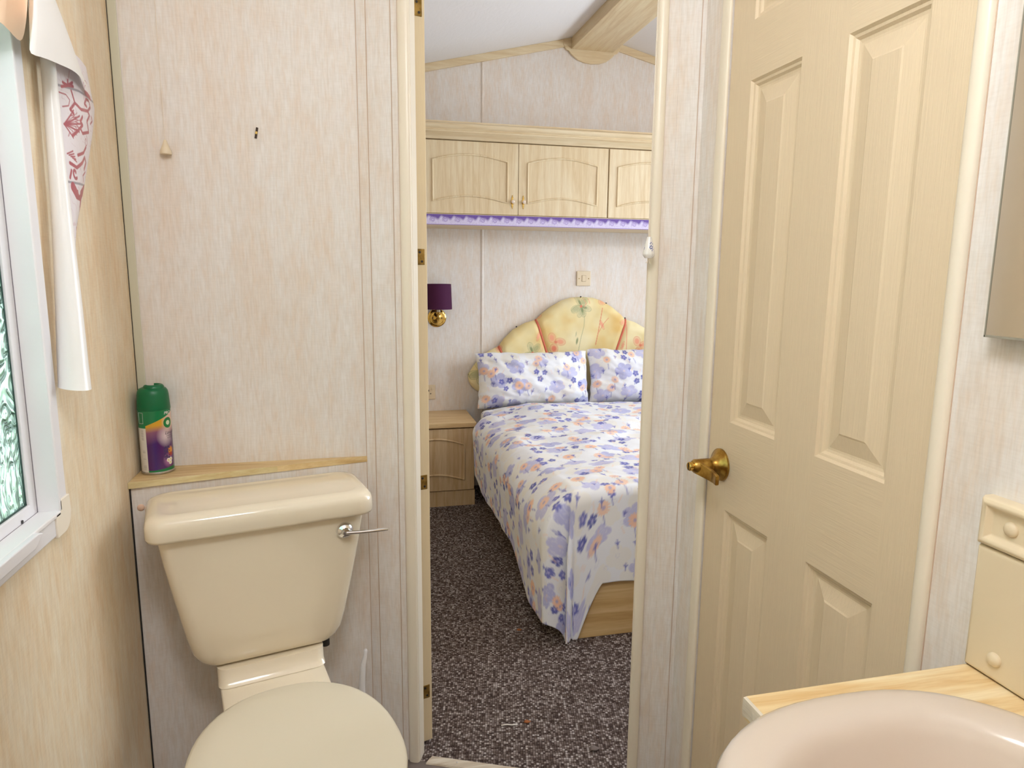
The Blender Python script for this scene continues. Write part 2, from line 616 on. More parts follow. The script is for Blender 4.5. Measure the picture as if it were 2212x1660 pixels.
def half_round(e0, e1, proud, z0, z1, fr, nseg=8):
    """rounded casing between e0 and e1, proud of the wall face"""
    pts = [(e0, 0.0)]
    for k in range(nseg+1):
        a = PI*k/nseg
        pts.append(((e0+e1)/2-(e1-e0)/2*math.cos(a), -proud*(0.35+0.65*math.sin(a))))
    pts.append((e1, 0.0))
    return MB().prism(pts, lambda a, b: fr(a, b, z0), lambda a, b: fr(a, b, z1))
for k, (e0, e1, lb) in enumerate(((E0-0.0275, E0, 'cream rounded casing on the hinge side of the bedroom doorway'), (E1, E1+0.0235, 'cream rounded casing on the latch side of the bedroom doorway'))):
    tr = half_round(e0, e1, 0.009, 0.0, ZH+0.02, DG).build('trim_%d' % (k+1), M_TRIM, smooth='auto')
    struct(tr, lb, 'door casing')
    # flat lining that wraps into the opening
    if k == 0:
        MB().box(E0-0.004, E0+0.0012, -0.001, TH+0.002, 0, ZH, DG).build('lining', M_TRIM, tr)
    else:
        MB().box(E1-0.0012, E1+0.004, -0.001, TH+0.002, 0, ZH, DG).build('lining', M_TRIM, tr)
o = half_round(0, E1-E0+0.05, 0.009, 0, 0.025, lambda a, b, z: DG(E0-0.025+a, b, ZH+z)).build('trim_3', M_TRIM)
struct(o, 'cream casing across the head of the bedroom doorway', 'door casing')

# right wall with a door opening
DY0, DY1, DZ = 0.7095, 1.2735, 1.965
wr = MB()
wr.box(RX, RX+0.035, REAR, DY0, 0, zc(RX))
wr.box(RX, RX+0.035, DY1, 1.372, 0, zc(RX))
wr.box(RX, RX+0.035, DY0, DY1, DZ, zc(RX))
struct(wr.build('wall_right', M_WALL), 'cream streaked wallpaper wall beside the six panel door', 'wall')
o = MB().box(LX, RX+0.035, REAR-0.04, REAR, 0, zc(0.5)+0.1).build('wall_rear', M_WALL)
struct(o, 'wallpaper wall closing the washroom behind the viewer', 'wall')

# bedroom shell
o = MB().prism([(LX, 0), (BRX, 0), (BRX, zc(BRX)), (RIDGE, zc(RIDGE)), (LX, zc(LX))], lambda a, b: (a, WY+0.03, b), lambda a, b: (a, WY, b)).build('wall_bedroom_head', M_WALL)
struct(o, 'cream pink wallpaper wall behind the bed', 'wall')
o = MB().prism([(0.745, 0), (BRX, 0), (BRX, zc(BRX)), (RIDGE, zc(RIDGE)), (0.745, zc(0.745))], lambda a, b: (a, 1.39, b), lambda a, b: (a, 1.36, b)).build('wall_bedroom_near', M_WALL)
struct(o, 'wallpaper partition at the foot end of the bedroom', 'wall')
BW = (2.0, 3.5, 0.92, 1.92)
wb = MB()
wb.box(BRX, BRX+0.04, 1.36, BW[0], 0, zc(BRX))
wb.box(BRX, BRX+0.04, BW[1], WY+0.03, 0, zc(BRX))
wb.box(BRX, BRX+0.04, BW[0], BW[1], 0, BW[2])
wb.box(BRX, BRX+0.04, BW[0], BW[1], BW[3], zc(BRX))
struct(wb.build('wall_bedroom_right', M_WALL), 'wallpaper wall with the bedroom window beyond the bed', 'wall')
w2 = struct(MB().box(BRX+0.02, BRX+0.024, BW[0], BW[1], BW[2], BW[3]).build('window_2', M_GLASS), 'clear bedroom window pane beyond the bed', 'window')
for a in ((BW[0]-0.03, BW[0]+0.03, BW[2], BW[3]), (BW[1]-0.03, BW[1]+0.03, BW[2], BW[3]), (BW[0], BW[1], BW[2]-0.03, BW[2]+0.03), (BW[0], BW[1], BW[3]-0.03, BW[3]+0.03), (2.73, 2.77, BW[2], BW[3])):
    MB().box(BRX-0.01, BRX+0.045, *a).build('window_frame', M_WINFRAME, w2, bevel=0.003)

# corner bead between window wall and toilet wall
o = MB().box(LX+0.0015, LX+0.019, BY-0.004, BY, 0.8268, zc(LX)).build('trim_4', M_LEDGE, bevel=0.002)
struct(o, 'grey green corner bead where window wall meets toilet wall', 'trim')
o = MB().box(LX, LX+0.0014, BY-0.002, BY, 0.8268, zc(LX)).build('trim_5', M_DARK)
struct(o, 'thin dark gap beside the corner bead', 'trim')
# bead on the bedroom wall behind the bed
o = half_round(0, 0.014, 0.005, 0.0, 2.42, lambda a, b, z: (0.736+a, WY+b, z)).build('trim_6', M_WALL, smooth='auto')
struct(o, 'thin wallpapered joint bead on the bedroom wall', 'trim')
# sloping trims under the ceiling
for k, (xa, xb, lb) in enumerate(((LX, 1.222, 'pale maple ceiling trim sloping up to the beam'), (1.53, BRX, 'pale maple ceiling trim sloping down beyond the beam'))):
    o = MB().prism([(xa, zc(xa)), (xb, zc(xb)), (xb, zc(xb)-0.042), (xa, zc(xa)-0.042)], lambda a, b: (a, WY, b), lambda a, b: (a, WY-0.012, b)).build('trim_%d' % (7+k), M_MAPLE_X, bevel=0.002)
    struct(o, lb, 'trim')
# ridge beam
o = MB().box(1.249, 1.501, 1.395, WY-0.016, 2.524, 2.60).build('ceiling_beam', M_BEAM, bevel=0.003)
struct(o, 'boxed pale maple ridge beam under the ceiling', 'beam')
# scalloped plate under the beam end
half = [(0.170, 2.60), (0.172, 2.548), (0.160, 2.530), (0.152, 2.519), (0.138, 2.515), (0.128, 2.503), (0.112, 2.489), (0.085, 2.470), (0.045, 2.458), (0.0, 2.454)]
pts = [(1.372+a, b) for a, b in half]+[(1.372-a, b) for a, b in half[::-1][1:]]
o = MB().prism(pts, lambda a, b: (a, WY, b), lambda a, b: (a, WY-0.016, b)).build('trim_9', M_MAPLE_X, bevel=0.004)
struct(o, 'scalloped pale maple plate under the beam end', 'trim')

# threshold strip
pts = [(0.0, 0.0), (0.004, 0.004), (0.017, 0.006), (0.030, 0.004), (0.034, 0.0)]
def TS(n, z, e):
    return DG(e, n, z)
o = MB().prism(pts, lambda a, b: DG(E0+0.018+a*0.35, -0.010+a, b), lambda a, b: DG(E1-0.004, -0.010+a, b)).build('threshold_strip', M_STRIP, bevel=0.001)
struct(o, 'pale scuffed threshold strip across the bedroom doorway', 'threshold')
MB().lathe([(0.0028, 0), (0.0028, 0.0012), (0.001, 0.0016)], 12, lambda a, b, c: DG(E0+0.10+a, 0.006+b, 0.0055+c)).build('screw', M_CHROME, o, smooth='auto')

# ------------------------------------------------------------------ six panel door
RELIEF = [(0.0, 0.0), (0.004, 0.0045), (0.008, 0.0055), (0.012, 0.0095), (0.0165, 0.0105), (0.020, 0.0105), (0.046, 0.0045), (0.049, 0.003)]
DX = RX+0.003
ZL = [0.012, 0.20, 0.804, 0.987, 1.634, 1.739, 1.885, 1.955]
YL = [DY0+0.002, 0.787, 0.939, 1.049, 1.1975, DY1-0.003]
d2 = thing('door_2', 'closed cream six panel door with brass lever handle', 'door', (DX, DY0, 0.0))
d2['kind'] = 'structure'
def dl(x, y, z):
    return (x, y-DY0, z)
for (y0, y1) in ((YL[0], YL[1]), (YL[2], YL[3]), (YL[4], YL[5])):
    MB().box(0, 0.032, y0, y1, ZL[0], ZL[7], dl).build('stile', M_DOOR, d2)
for (z0, z1) in ((ZL[0], ZL[1]), (ZL[2], ZL[3]), (ZL[4], ZL[5]), (ZL[6], ZL[7])):
    for (y0, y1) in ((YL[1], YL[2]), (YL[3], YL[4])):
        MB().box(0, 0.032, y0, y1, z0, z1, dl).build('rail', M_DOOR_H, d2)
for (z0, z1) in ((ZL[1], ZL[2]), (ZL[3], ZL[4]), (ZL[5], ZL[6])):
    for (y0, y1) in ((YL[1], YL[2]), (YL[3], YL[4])):
        rings = []
        for ins, dep in RELIEF:
            rings.append([dl(dep, y0+ins, z0+ins), dl(dep, y1-ins, z0+ins), dl(dep, y1-ins, z1-ins), dl(dep, y0+ins, z1-ins)])
        MB().loft(rings, False, True).build('panel', M_DOOR, d2)
# lever handle, local x points into the door
hy, hz = 1.2215, 0.893
def hl(r, s_, h):      # lathe axis (h) towards the room = -x
    return dl(-h, hy+r, hz+s_)
hd = MB().lathe([(0.0, 0.0), (0.0335, 0.0), (0.0335, 0.004), (0.031, 0.0065), (0.024, 0.010), (0.018, 0.016), (0.0145, 0.022), (0.0138, 0.026), (0.0, 0.026)], 40, hl).build('handle', M_BRASS, d2, smooth='auto')
MB().lathe([(0.0138, 0.025), (0.0145, 0.028), (0.0140, 0.060), (0.011, 0.064), (0.0, 0.064)], 28, hl).build('spindle', M_BRASS, hd, smooth='auto')
lev = []
for k in range(9):
    q = k/8
    L = 0.004-q*0.075
    w = 0.0145-0.0045*q
    xo = 0.058-0.010*q-0.010*math.sin(PI*q)
    zz = -0.010*q-0.004*math.sin(PI*q)
    lev.append([dl(-xo-0.004, hy+L, hz+zz+w), dl(-xo+0.004, hy+L, hz+zz+w), dl(-xo+0.004, hy+L, hz+zz-w), dl(-xo-0.004, hy+L, hz+zz-w)])
MB().loft(lev).build('lever', M_BRASS, hd, bevel=0.002)
MB().lathe([(0.0092, 0.058), (0.0092, 0.0715), (0.0078, 0.073), (0.0, 0.073)], 20, hl).build('privacy_button', M_GOLD, hd, smooth='auto')
MB().lathe([(0.0026, 0.0), (0.0026, 0.002), (0.0, 0.002)], 12, lambda r, s_, h: dl(-0.0135-h, hy-0.012+r, hz-0.018+s_)).build('grub_screw', M_DARK, hd)
MB().box(-0.0738, -0.0731, hy-0.0008, hy+0.0008, hz-0.0078, hz+0.0078, dl).build('slot', M_DARK, hd)
# casings of the six panel door
def RWF(a, b, z):     # a along -Y, b proud (negative is into the room)
    return (RX+b, a, z)
o = half_round(DY1-0.001, DY1+0.030, 0.008, 0.0, DZ+0.03, RWF).build('trim_10', M_TRIM, smooth='auto')
struct(o, 'cream rounded casing on the latch side of the six panel door', 'door casing')
o = half_round(DY0-0.020, DY0+0.002, 0.010, 0.0, DZ+0.03, RWF).build('trim_11', M_TRIM, smooth='auto')
struct(o, 'cream rounded casing on the hinge side of the six panel door', 'door casing')
o = MB().box(RX-0.0008, RX+0.001, DY0-0.0212, DY0-0.0200, 0.0, DZ+0.03).build('trim_12', M_SEAM)
struct(o, 'thin grey joint line beside the six panel door casing', 'trim')
o = MB().box(RX-0.008, RX, DY0-0.02, DY1+0.03, DZ, DZ+0.025).build('trim_13', M_TRIM)
struct(o, 'cream casing across the head of the six panel door', 'door casing')

o = MB().box(RX+0.001, RX+0.045, DY0-0.01, DY1+0.01, -0.02, 0.0105).build('trim_16', M_TRIM)  # added sill, keeps light from leaking under the door
struct(o, 'added low cream sill blocking light under the six panel door', 'threshold')
for k, (y0, y1, z0, z1) in enumerate(((DY0-0.03, DY0+0.012, 0.0, DZ+0.02), (DY1-0.012, DY1+0.03, 0.0, DZ+0.02), (DY0, DY1, DZ-0.02, DZ+0.02))):  # added unseen strips that block light leaking round the door
    o = MB().box(RX+0.036, RX+0.050, y0, y1, z0, z1).build('trim_%d' % (17+k), M_TRIM)
    struct(o, ('added cream door stop blocking light behind the hinge edge of the six panel door', 'added cream door stop blocking light behind the latch edge of the six panel door', 'added cream door stop blocking light above the six panel door')[k], 'door stop')

# ------------------------------------------------------------------ open bedroom door
ang1 = math.atan2(1.688-1.679, 0.182-0.152)
d1 = thing('door_1', 'cream bedroom door swung open, seen along its hinged edge', 'door', (0.152, 1.681, 0.0), ang1)
d1['kind'] = 'structure'
MB().box(0.0, 0.0335, 0.0, 0.525, 0.012, 1.95).build('leaf', paint('door_edge_paint', lin(226, 208, 172), 0.15), d1, bevel=0.002)
for z in (1.878, 1.315, 0.747, 0.160):
    h = MB().box(0.003, 0.0265, -0.0016, 0.0005, z-0.019, z+0.019).build('hinge', M_HINGE, d1, bevel=0.0025)
    MB().lathe([(0.0026, -0.034), (0.0026, 0.034)], 12, lambda a, b, c, z=z: (0.0005+a, -0.0012+b, z+c)).build('pin', M_HINGE, h, smooth='auto')
    for dz in (-0.011, 0.011):
        MB().lathe([(0.0030, 0), (0.0030, 0.0006), (0.0012, 0.0010)], 12, lambda a, b, c, z=z, dz=dz: (0.016-dz*0.25+a, -0.0016-c, z+dz+b)).build('screw', M_DARK, h)

# ------------------------------------------------------------------ washroom window
win = thing('window_1', 'white framed washroom window with swirled obscure glass', 'window', (LX, 0.83, 0.0))
win['kind'] = 'structure'
def wf(x, y, z):
    return (x-LX, y-0.83, z)
TW = 0.036
yo0, yo1, zo0, zo1 = WIN_Y0-TW, WIN_Y1+TW, WIN_Z0-TW, WIN_Z1+TW
CC = 0.050
for (y0, y1, z0, z1) in ((yo1-TW, yo1, zo0+CC, zo1-CC), (yo0, yo0+TW, zo0+CC, zo1-CC), (yo0+CC, yo1-CC, zo0, zo0+TW), (yo0+CC, yo1-CC, zo1-TW, zo1)):
    MB().box(LX-0.004, LX+0.009, y0, y1, z0, z1, wf).build('frame_trim', M_WINFRAME, win, bevel=0.0025)
# raised inner lip of the trim
for (y0, y1, z0, z1) in ((WIN_Y1-0.002, WIN_Y1+0.006, WIN_Z0, WIN_Z1), (WIN_Y0, WIN_Y1, WIN_Z0-0.006, WIN_Z0+0.002)):
    MB().box(LX-0.021, LX+0.012, y0, y1, z0, z1, wf).build('lip', M_WHITE, win, bevel=0.002)
def corner_cap(cy, cz, sy, sz):
    pts = [(0, 0), (CC+0.003, 0)]
    pts = [(-0.003, CC+0.004), (-0.003, 0.026)]
    for k in range(9):
        a = PI/2*k/8
        pts.append((0.026-0.029*math.cos(a), 0.026-0.029*math.sin(a)))
    pts += [(CC+0.004, -0.003), (CC+0.004, TW), (TW, TW), (TW, CC+0.004)]
    return MB().prism(pts, lambda a, b: wf(LX-0.002, cy+sy*a, cz+sz*b), lambda a, b: wf(LX+0.012, cy+sy*a, cz+sz*b))
for cy, cz, sy, sz in ((yo1, zo0, -1, 1), (yo1, zo1, -1, -1), (yo0, zo0, 1, 1), (yo0, zo1, 1, -1)):
    corner_cap(cy, cz, sy, sz).build('corner_cap', M_CAP, win, bevel=0.0015)
for (y0, y1, z0, z1) in ((WIN_Y1-0.024, WIN_Y1, WIN_Z0, WIN_Z1), (WIN_Y0, WIN_Y0+0.024, WIN_Z0, WIN_Z1), (WIN_Y0+0.02, WIN_Y1-0.02, WIN_Z0, WIN_Z0+0.021), (WIN_Y0+0.02, WIN_Y1-0.02, WIN_Z1-0.021, WIN_Z1)):
    MB().box(LX-0.031, LX-0.021, y0, y1, z0, z1, wf).build('sash', M_WINFRAME, win, bevel=0.002)
for (y0, y1, z0, z1) in ((WIN_Y1-0.0015, WIN_Y1, WIN_Z0, WIN_Z1), (WIN_Y0, WIN_Y1, WIN_Z0, WIN_Z0+0.0015)):
    MB().box(LX-0.0212, LX-0.0195, y0, y1, z0, z1, wf).build('gasket', M_GASKET, win)
GD = mat('green_black_seal', lin(30, 66, 58), 0.4)
for (y0, y1, z0, z1) in ((WIN_Y1-0.027, WIN_Y1-0.0235, WIN_Z0+0.02, WIN_Z1-0.02), (WIN_Y0+0.02, WIN_Y1-0.0235, WIN_Z0+0.0205, WIN_Z0+0.024)):
    MB().box(LX-0.031, LX-0.025, y0, y1, z0, z1, wf).build('glazing_seal', GD, win)
MB().box(LX-0.030, LX-0.026, WIN_Y0+0.015, WIN_Y1-0.015, WIN_Z0+0.012, WIN_Z1-0.012, wf).build('pane', M_OBSC, win)
# catch on the bottom trim
ct = [(1.105, 0.8885), (1.088, 0.893), (0.86, 0.893), (0.86, 0.874), (1.075, 0.874)]
MB().prism(ct, lambda a, b: wf(LX+0.008, a, b), lambda a, b: wf(LX+0.020, a, b)).build('blind_catch', M_WINFRAME, win, bevel=0.002)
MB().lathe([(0.0028, 0.0), (0.0028, 0.001), (0.0, 0.001)], 10, lambda a, b, c: wf(LX-0.0205+c, 1.135+a, 0.897+b)).build('drain_hole', M_DARK, win)

# outside: hedge and grass
random.seed(4)
nu, nv = 60, 40
U, V = np.meshgrid(np.linspace(0, 1, nu), np.linspace(0, 1, nv), indexing='ij')
th = V*PI
P = np.stack([-1.75-0.35*np.sin(th)+0*U, -1.5+5.0*U, 0.05+1.35*np.sin(th*0.5)+0*U], -1)
P = np.stack([-2.0+0.42*np.cos(th), -1.5+5.0*U, 0.02+1.45*np.sin(th)], -1)
nz = vnoise(P[..., 1]*1.0, P[..., 2]+P[..., 0], 5.0, 3, 3)
P[..., 0] += 0.16*nz
P[..., 2] = np.maximum(0.0, P[..., 2]+0.10*vnoise(P[..., 1], P[..., 0]*2, 4.0, 9, 3))
o = link('hedge', grid_mesh('hedge', P), M_HEDGE)
tag(o, 'leafy green hedge blurred behind the obscure washroom window', 'hedge', kind='stuff')
o = MB().box(-6, LX-0.06, -4, 6, -0.42, -0.40).build('ground', M_GRASS)
struct(o, 'grass outside below the washroom window', 'ground')
bpy.data.objects['hedge'].location.z = -0.40

# ------------------------------------------------------------------ boxing and shelf behind the toilet
THB = math.radians(13.4)
_bu = np.array([math.cos(THB), math.sin(THB)])
_bw = np.array([math.sin(THB), -math.cos(THB)])
B0 = np.array([LX, 1.557])
def BX(s_, t, z):
    p = B0+_bu*s_+_bw*t
    return (p[0], p[1], z)
xr = 0.030
o = MB().prism([(LX+0.003, 1.5645), (xr, 1.6765), (LX+0.003, 1.6765)], lambda a, b: (a, b, 0.0), lambda a, b: (a, b, 0.812)).build('boxing', M_WALL)
tag(o, 'wallpapered wedge shaped boxing panel behind the toilet cistern', 'panel')
o = MB().box(LX+0.0005, LX+0.0029, 1.5615, 1.5655, 0.0, 0.812).build('trim_14', M_DARK)
struct(o, 'thin dark gap between boxing panel and window wall', 'trim')
sh = MB().prism([(LX+0.001, 1.557), (xr+0.004, 1.679-0.0025), (xr+0.004, 1.6768), (LX+0.001, 1.6768)], lambda a, b: (a, b, 0.8125), lambda a, b: (a, b, 0.8265)).build('shelf', M_SHELF)
tag(sh, 'narrow tapered wooden shelf on top of the toilet boxing', 'shelf')
MB().box(0.0, 0.521, -0.001, 0.0015, 0.8125, 0.8267, BX).build('edge_strip', M_SHELF_E, sh, bevel=0.0006)
for k, (s_, z) in enumerate(((0.021, 0.766), (0.449, 0.792))):
    o = MB().lathe([(0.0075, 0.0), (0.0075, 0.001), (0.006, 0.0028), (0.003, 0.0038), (0.0, 0.004)], 20, lambda a, b, c, s_=s_, z=z: BX(s_+a, -0.0065+c, z+b)).build('screw_cap', M_PINKCAP, smooth='auto')
    tag(o, ('pink plastic screw cap near the cistern lid corner by the window wall', 'pink plastic screw cap on the boxing above the flush lever')[k], 'screw cap', 'screw caps on the toilet boxing')

# ------------------------------------------------------------------ toilet
toilet = thing('toilet', 'cream close coupled toilet with closed lid', 'toilet', (*(B0+_bu*0.258), 0.0), THB)
# local x = along cistern, local y = -t (back is +y)
def rrect(hw, t0, t1, r, z, n=6, lift=None):
    pts = []
    for cx, ct_, a0 in ((hw-r, t0+r, -PI/2), (hw-r, t1-r, 0), (-hw+r, t1-r, PI/2), (-hw+r, t0+r, PI)):
        for k in range(n+1):
            a = a0+PI/2*k/n
            pts.append((cx+r*math.cos(a), -(ct_+r*math.sin(a)), z))
    return pts
cis = []
prof = [(0.436, 0.118, 0.035, 0.128, 0.030), (0.438, 0.131, 0.026, 0.141, 0.034), (0.444, 0.1405, 0.020, 0.149, 0.036), (0.456, 0.150, 0.016, 0.155, 0.036), (0.474, 0.158, 0.012, 0.160, 0.034), (0.51, 0.166, 0.010, 0.165, 0.032), (0.56, 0.175, 0.008, 0.171, 0.030), (0.62, 0.186, 0.008, 0.177, 0.028), (0.69, 0.198, 0.008, 0.183, 0.026), (0.758, 0.208, 0.008, 0.188, 0.025)]
for z, hw, t0, t1, r in prof:
    cis.append(rrect(hw, t0, t1, r, z, 8))
cistern = MB().loft(cis).build('cistern', M_CERAMIC, toilet, smooth='auto')
lid = []
for z, g, r in ((0.750, -0.006, 0.03), (0.751, 0.0, 0.034), (0.757, 0.0025, 0.036), (0.780, 0.002, 0.036), (0.790, -0.001, 0.036), (0.796, -0.006, 0.036), (0.799, -0.013, 0.034), (0.8005, -0.024, 0.03), (0.8002, -0.030, 0.027), (0.7995, -0.034, 0.026), (0.8005, -0.07, 0.012)):
    lid.append(rrect(0.2245+g, 0.006-g*0.5, 0.203+g, r, z, 8))
MB().loft(lid).build('cistern_lid', M_CERAMIC, toilet, smooth=True)
# flush lever
def fl(a, b, c):
    return (0.160+a, -0.1855-c, 0.716+b)
lv = MB().lathe([(0.0185, 0.0), (0.0185, 0.003), (0.015, 0.008), (0.009, 0.012), (0.007, 0.020), (0.0, 0.021)], 28, fl).build('flush_lever', M_CHROME, toilet, smooth='auto')
MB().tube([(0.160, -0.203, 0.716), (0.185, -0.206, 0.7145), (0.215, -0.207, 0.7125), (0.240, -0.206, 0.711), (0.2515, -0.205, 0.7095)], [0.006, 0.0052, 0.005, 0.005, 0.0035], 12, flat=0.75).build('arm', M_CHROME, lv, smooth='auto')
# pan: neck deck and bowl
neck = []
for z, hw, t0, t1 in ((0.36, 0.098, 0.03, 0.34), (0.388, 0.106, 0.03, 0.33), (0.397, 0.108, 0.035, 0.325), (0.400, 0.106, 0.045, 0.32)):
    neck.append(rrect(hw, t0, t1, 0.03, z, 6))
MB().loft(neck).build('deck', M_CERAMIC, toilet, smooth='auto')
riser = [rrect(0.112, 0.03, 0.172, 0.02, 0.398, 6), rrect(0.1125, 0.03, 0.178, 0.02, 0.401, 6), rrect(0.1115, 0.03, 0.166, 0.02, 0.410, 6), rrect(0.112, 0.03, 0.160, 0.02, 0.4355, 6)]
MB().loft(riser).build('coupling_deck', M_CERAMIC, toilet, smooth='auto')
def oval(tc, a, bb, bf, z, n=56, ex=2.25):
    pts = []
    for k in range(n):
        q = 2*PI*k/n
        c, s2 = math.cos(q), math.sin(q)
        x = math.copysign(abs(c)**(2/ex), c)*a
        y = math.copysign(abs(s2)**(2/ex), s2)
        pts.append((x, -(tc - (bb if y > 0 else bf)*y), z))
    return pts
bowl = [oval(0.36, 0.105, 0.24, 0.18, 0.0), oval(0.36, 0.10, 0.235, 0.175, 0.02), oval(0.37, 0.095, 0.20, 0.165, 0.10), oval(0.40, 0.115, 0.20, 0.18, 0.20), oval(0.44, 0.150, 0.21, 0.20, 0.29), oval(0.46, 0.172, 0.22, 0.205, 0.35), oval(0.465, 0.176, 0.225, 0.205, 0.372), oval(0.465, 0.174, 0.22, 0.205, 0.385)]
MB().loft(bowl).build('bowl', M_CERAMIC, toilet, smooth='auto')
seat = [oval(0.48, 0.176, 0.22, 0.195, 0.386), oval(0.48, 0.183, 0.228, 0.203, 0.389), oval(0.48, 0.184, 0.229, 0.204, 0.396), oval(0.48, 0.181, 0.226, 0.201, 0.400)]
MB().loft(seat).build('seat', M_SEAT, toilet, smooth='auto')
lidr = [oval(0.482, 0.179, 0.23, 0.200, 0.402), oval(0.482, 0.186, 0.238, 0.207, 0.405), oval(0.482, 0.188, 0.240, 0.209, 0.412), oval(0.482, 0.186, 0.238, 0.207, 0.417), oval(0.482, 0.180, 0.232, 0.201, 0.4195), oval(0.482, 0.150, 0.20, 0.17, 0.4210), oval(0.482, 0.05, 0.07, 0.06, 0.4215)]
MB().loft(lidr).build('seat_lid', M_SEAT, toilet, smooth=True)
for sx in (-0.062, 0.062):
    MB().tube([(sx-0.018, -0.252, 0.404), (sx+0.018, -0.252, 0.404)], 0.009, 12).build('seat_hinge', M_SEAT, toilet, smooth='auto')
for sx in (-0.085, 0.128):
    MB().lathe([(0.010, 0.398), (0.010, 0.412), (0.006, 0.414), (0.006, 0.436)], 12, lambda a, b, c, sx=sx: (sx+a, -0.085+b, c)).build('fixing_bolt', M_DARK, toilet, smooth='auto')

# toilet brush
br = thing('toilet_brush', 'white plastic toilet brush handle standing behind the toilet', 'toilet brush', (0.0, 1.60, 0.0))
MB().lathe([(0.0, 0.0), (0.050, 0.0), (0.052, 0.006), (0.046, 0.06), (0.040, 0.125), (0.036, 0.128), (0.034, 0.124), (0.030, 0.03), (0.0, 0.03)], 28).build('holder', M_WHITE, br, smooth='auto')
MB().tube([(0, 0, 0.04), (0.0, 0, 0.16), (-0.001, 0.0, 0.22), (0.000, 0.0, 0.27), (0.004, 0.0, 0.315), (0.0085, 0, 0.332), (0.0095, 0, 0.340), (0.0105, 0, 0.350), (0.0105, 0, 0.354)], [0.008, 0.0085, 0.0082, 0.0078, 0.0068, 0.0052, 0.0042, 0.0052, 0.0025], 14).build('handle', M_WHITE, br, smooth=True)
MB().lathe([(0.008, 0.035), (0.024, 0.04), (0.026, 0.09), (0.010, 0.11)], 20).build('bristle_head', M_WHITE, br, smooth='auto')

# ------------------------------------------------------------------ air freshener can
CR = 0.0335
can_xy = (-0.4370, 1.6385)
can = thing('air_freshener_can', 'purple and green air freshener aerosol can on the corner shelf', 'aerosol can', (can_xy[0], can_xy[1], 0.8266))
nth, nz_ = 420, 250
hb, ht = 0.006, 0.145
TH_, Z_ = np.meshgrid(np.arange(nth)/nth*2*PI, np.linspace(hb, ht, nz_), indexing='ij')
P = np.stack([CR*np.cos(TH_), CR*np.sin(TH_), Z_], -1)
view = math.atan2(0-can_xy[1], 0-can_xy[0])
A = (TH_-view+PI) % (2*PI)-PI        # angle from the camera direction, + = anticlockwise from above
S = A*CR                             # arc length, + = to the right seen from outside
Cc = np.zeros(P.shape)
def setc(mask, col):
    Cc[mask] = col
def mixc(w, col):
    Cc[:] = Cc*(1-w[..., None])+np.array(col)*w[..., None]
Cc[:] = lin(78, 30, 98)
g1 = np.clip(1-np.abs(S+0.004)/0.012, 0, 1)
mixc(0.6*g1, lin(58, 34, 120))
mixc(np.clip((Z_-0.072-0.25*S)/0.03, 0, 1)*0.9, lin(150, 96, 120))
mixc(np.clip(1-np.hypot((S-0.016)/0.020, (Z_-0.085)/0.024), 0, 1)*1.3 .clip(0, 1) if False else np.clip(0.95*(1-np.hypot((S-0.021)/0.021, (Z_-0.087)/0.027)), 0, 1), lin(232, 214, 220))
mixc(np.clip((Z_-0.098-0.12*S)/0.014, 0, 1), lin(214, 162, 50))
mixc(np.clip((S-0.012)/0.014, 0, 1)*np.clip((Z_-0.09)/0.02, 0, 1), lin(226, 196, 180))
mixc(np.clip(1.2*(1-np.hypot((S-0.024)/0.014, (Z_-0.030)/0.018)), 0, 1), lin(178, 120, 170))
mixc(np.clip(2*(1-np.hypot((S-0.031)/0.009, (Z_-0.052)/0.010)), 0, 1), lin(220, 140, 40))
mixc(np.clip(2*(1-np.hypot((S-0.031)/0.008, (Z_-0.043)/0.006)), 0, 1), lin(170, 60, 40))
rngc = random.Random(5)
for k in range(26):
    cs, cz = 0.0215+rngc.uniform(-0.006, 0.007), 0.048+rngc.uniform(-0.016, 0.014)
    mixc((np.hypot(S-cs, Z_-cz) < 0.0019)*0.85, lin(52, 34, 92))
for cs, cz in ((0.0235, 0.030), (0.0285, 0.024), (0.0300, 0.031)):
    rr = np.hypot(S-cs, Z_-cz)
    mixc((rr < 0.0046)*0.95, lin(238, 234, 224))
    mixc((rr < 0.0015)*1.0, lin(220, 190, 70))
bgm = np.abs(S+0.040) < 0.0195          # white panel of small print on the side
setc(bgm & (Z_ < 0.110), lin(226, 222, 214))
setc((Z_ > 0.112+0.42*(S+0.020).clip(0, 1)), lin(12, 122, 72))
setc((S < -0.0205) & (Z_ > 0.106), lin(12, 122, 72))
setc((Z_ < 0.010+0.10*(S+0.012).clip(0, 1)) & (S > -0.02), lin(14, 118, 70))
setc((S < -0.06) | (S > 0.06), lin(226, 222, 214))
for (s0, s1, z0, z1) in ((-0.034, -0.0265, 0.078, 0.104), (-0.033, -0.025, 0.050, 0.056), (-0.033, -0.024, 0.036, 0.038), (-0.0325, -0.0245, 0.012, 0.022)):
    mm = (S > s0) & (S < s1) & (Z_ > z0) & (Z_ < z1) & ((np.floor(Z_/0.0012) % 2) == 0)
    mixc(mm*0.5, lin(120, 116, 116))
me = grid_mesh('label_print', P, Cc, True)
link('body', me, M_CANPRINT, can)
def camr(r, h):
    return (r, h)
MB().lathe([(0.0, 0.0), (CR-0.001, 0.0), (CR+0.0006, 0.002), (CR+0.0006, 0.004), (CR, 0.0065)], 64, None, True, False).build('base_rim', M_TIN, can, smooth='auto')
capp = MB().lathe([(CR, 0.1445), (CR+0.0004, 0.146), (CR-0.0005, 0.160), (CR-0.0015, 0.178), (CR-0.003, 0.186), (CR-0.006, 0.191), (CR-0.011, 0.1935), (CR-0.018, 0.1940), (0.0, 0.1935)], 64, None, True, True).build('cap', M_DKGREEN, can, smooth='auto')
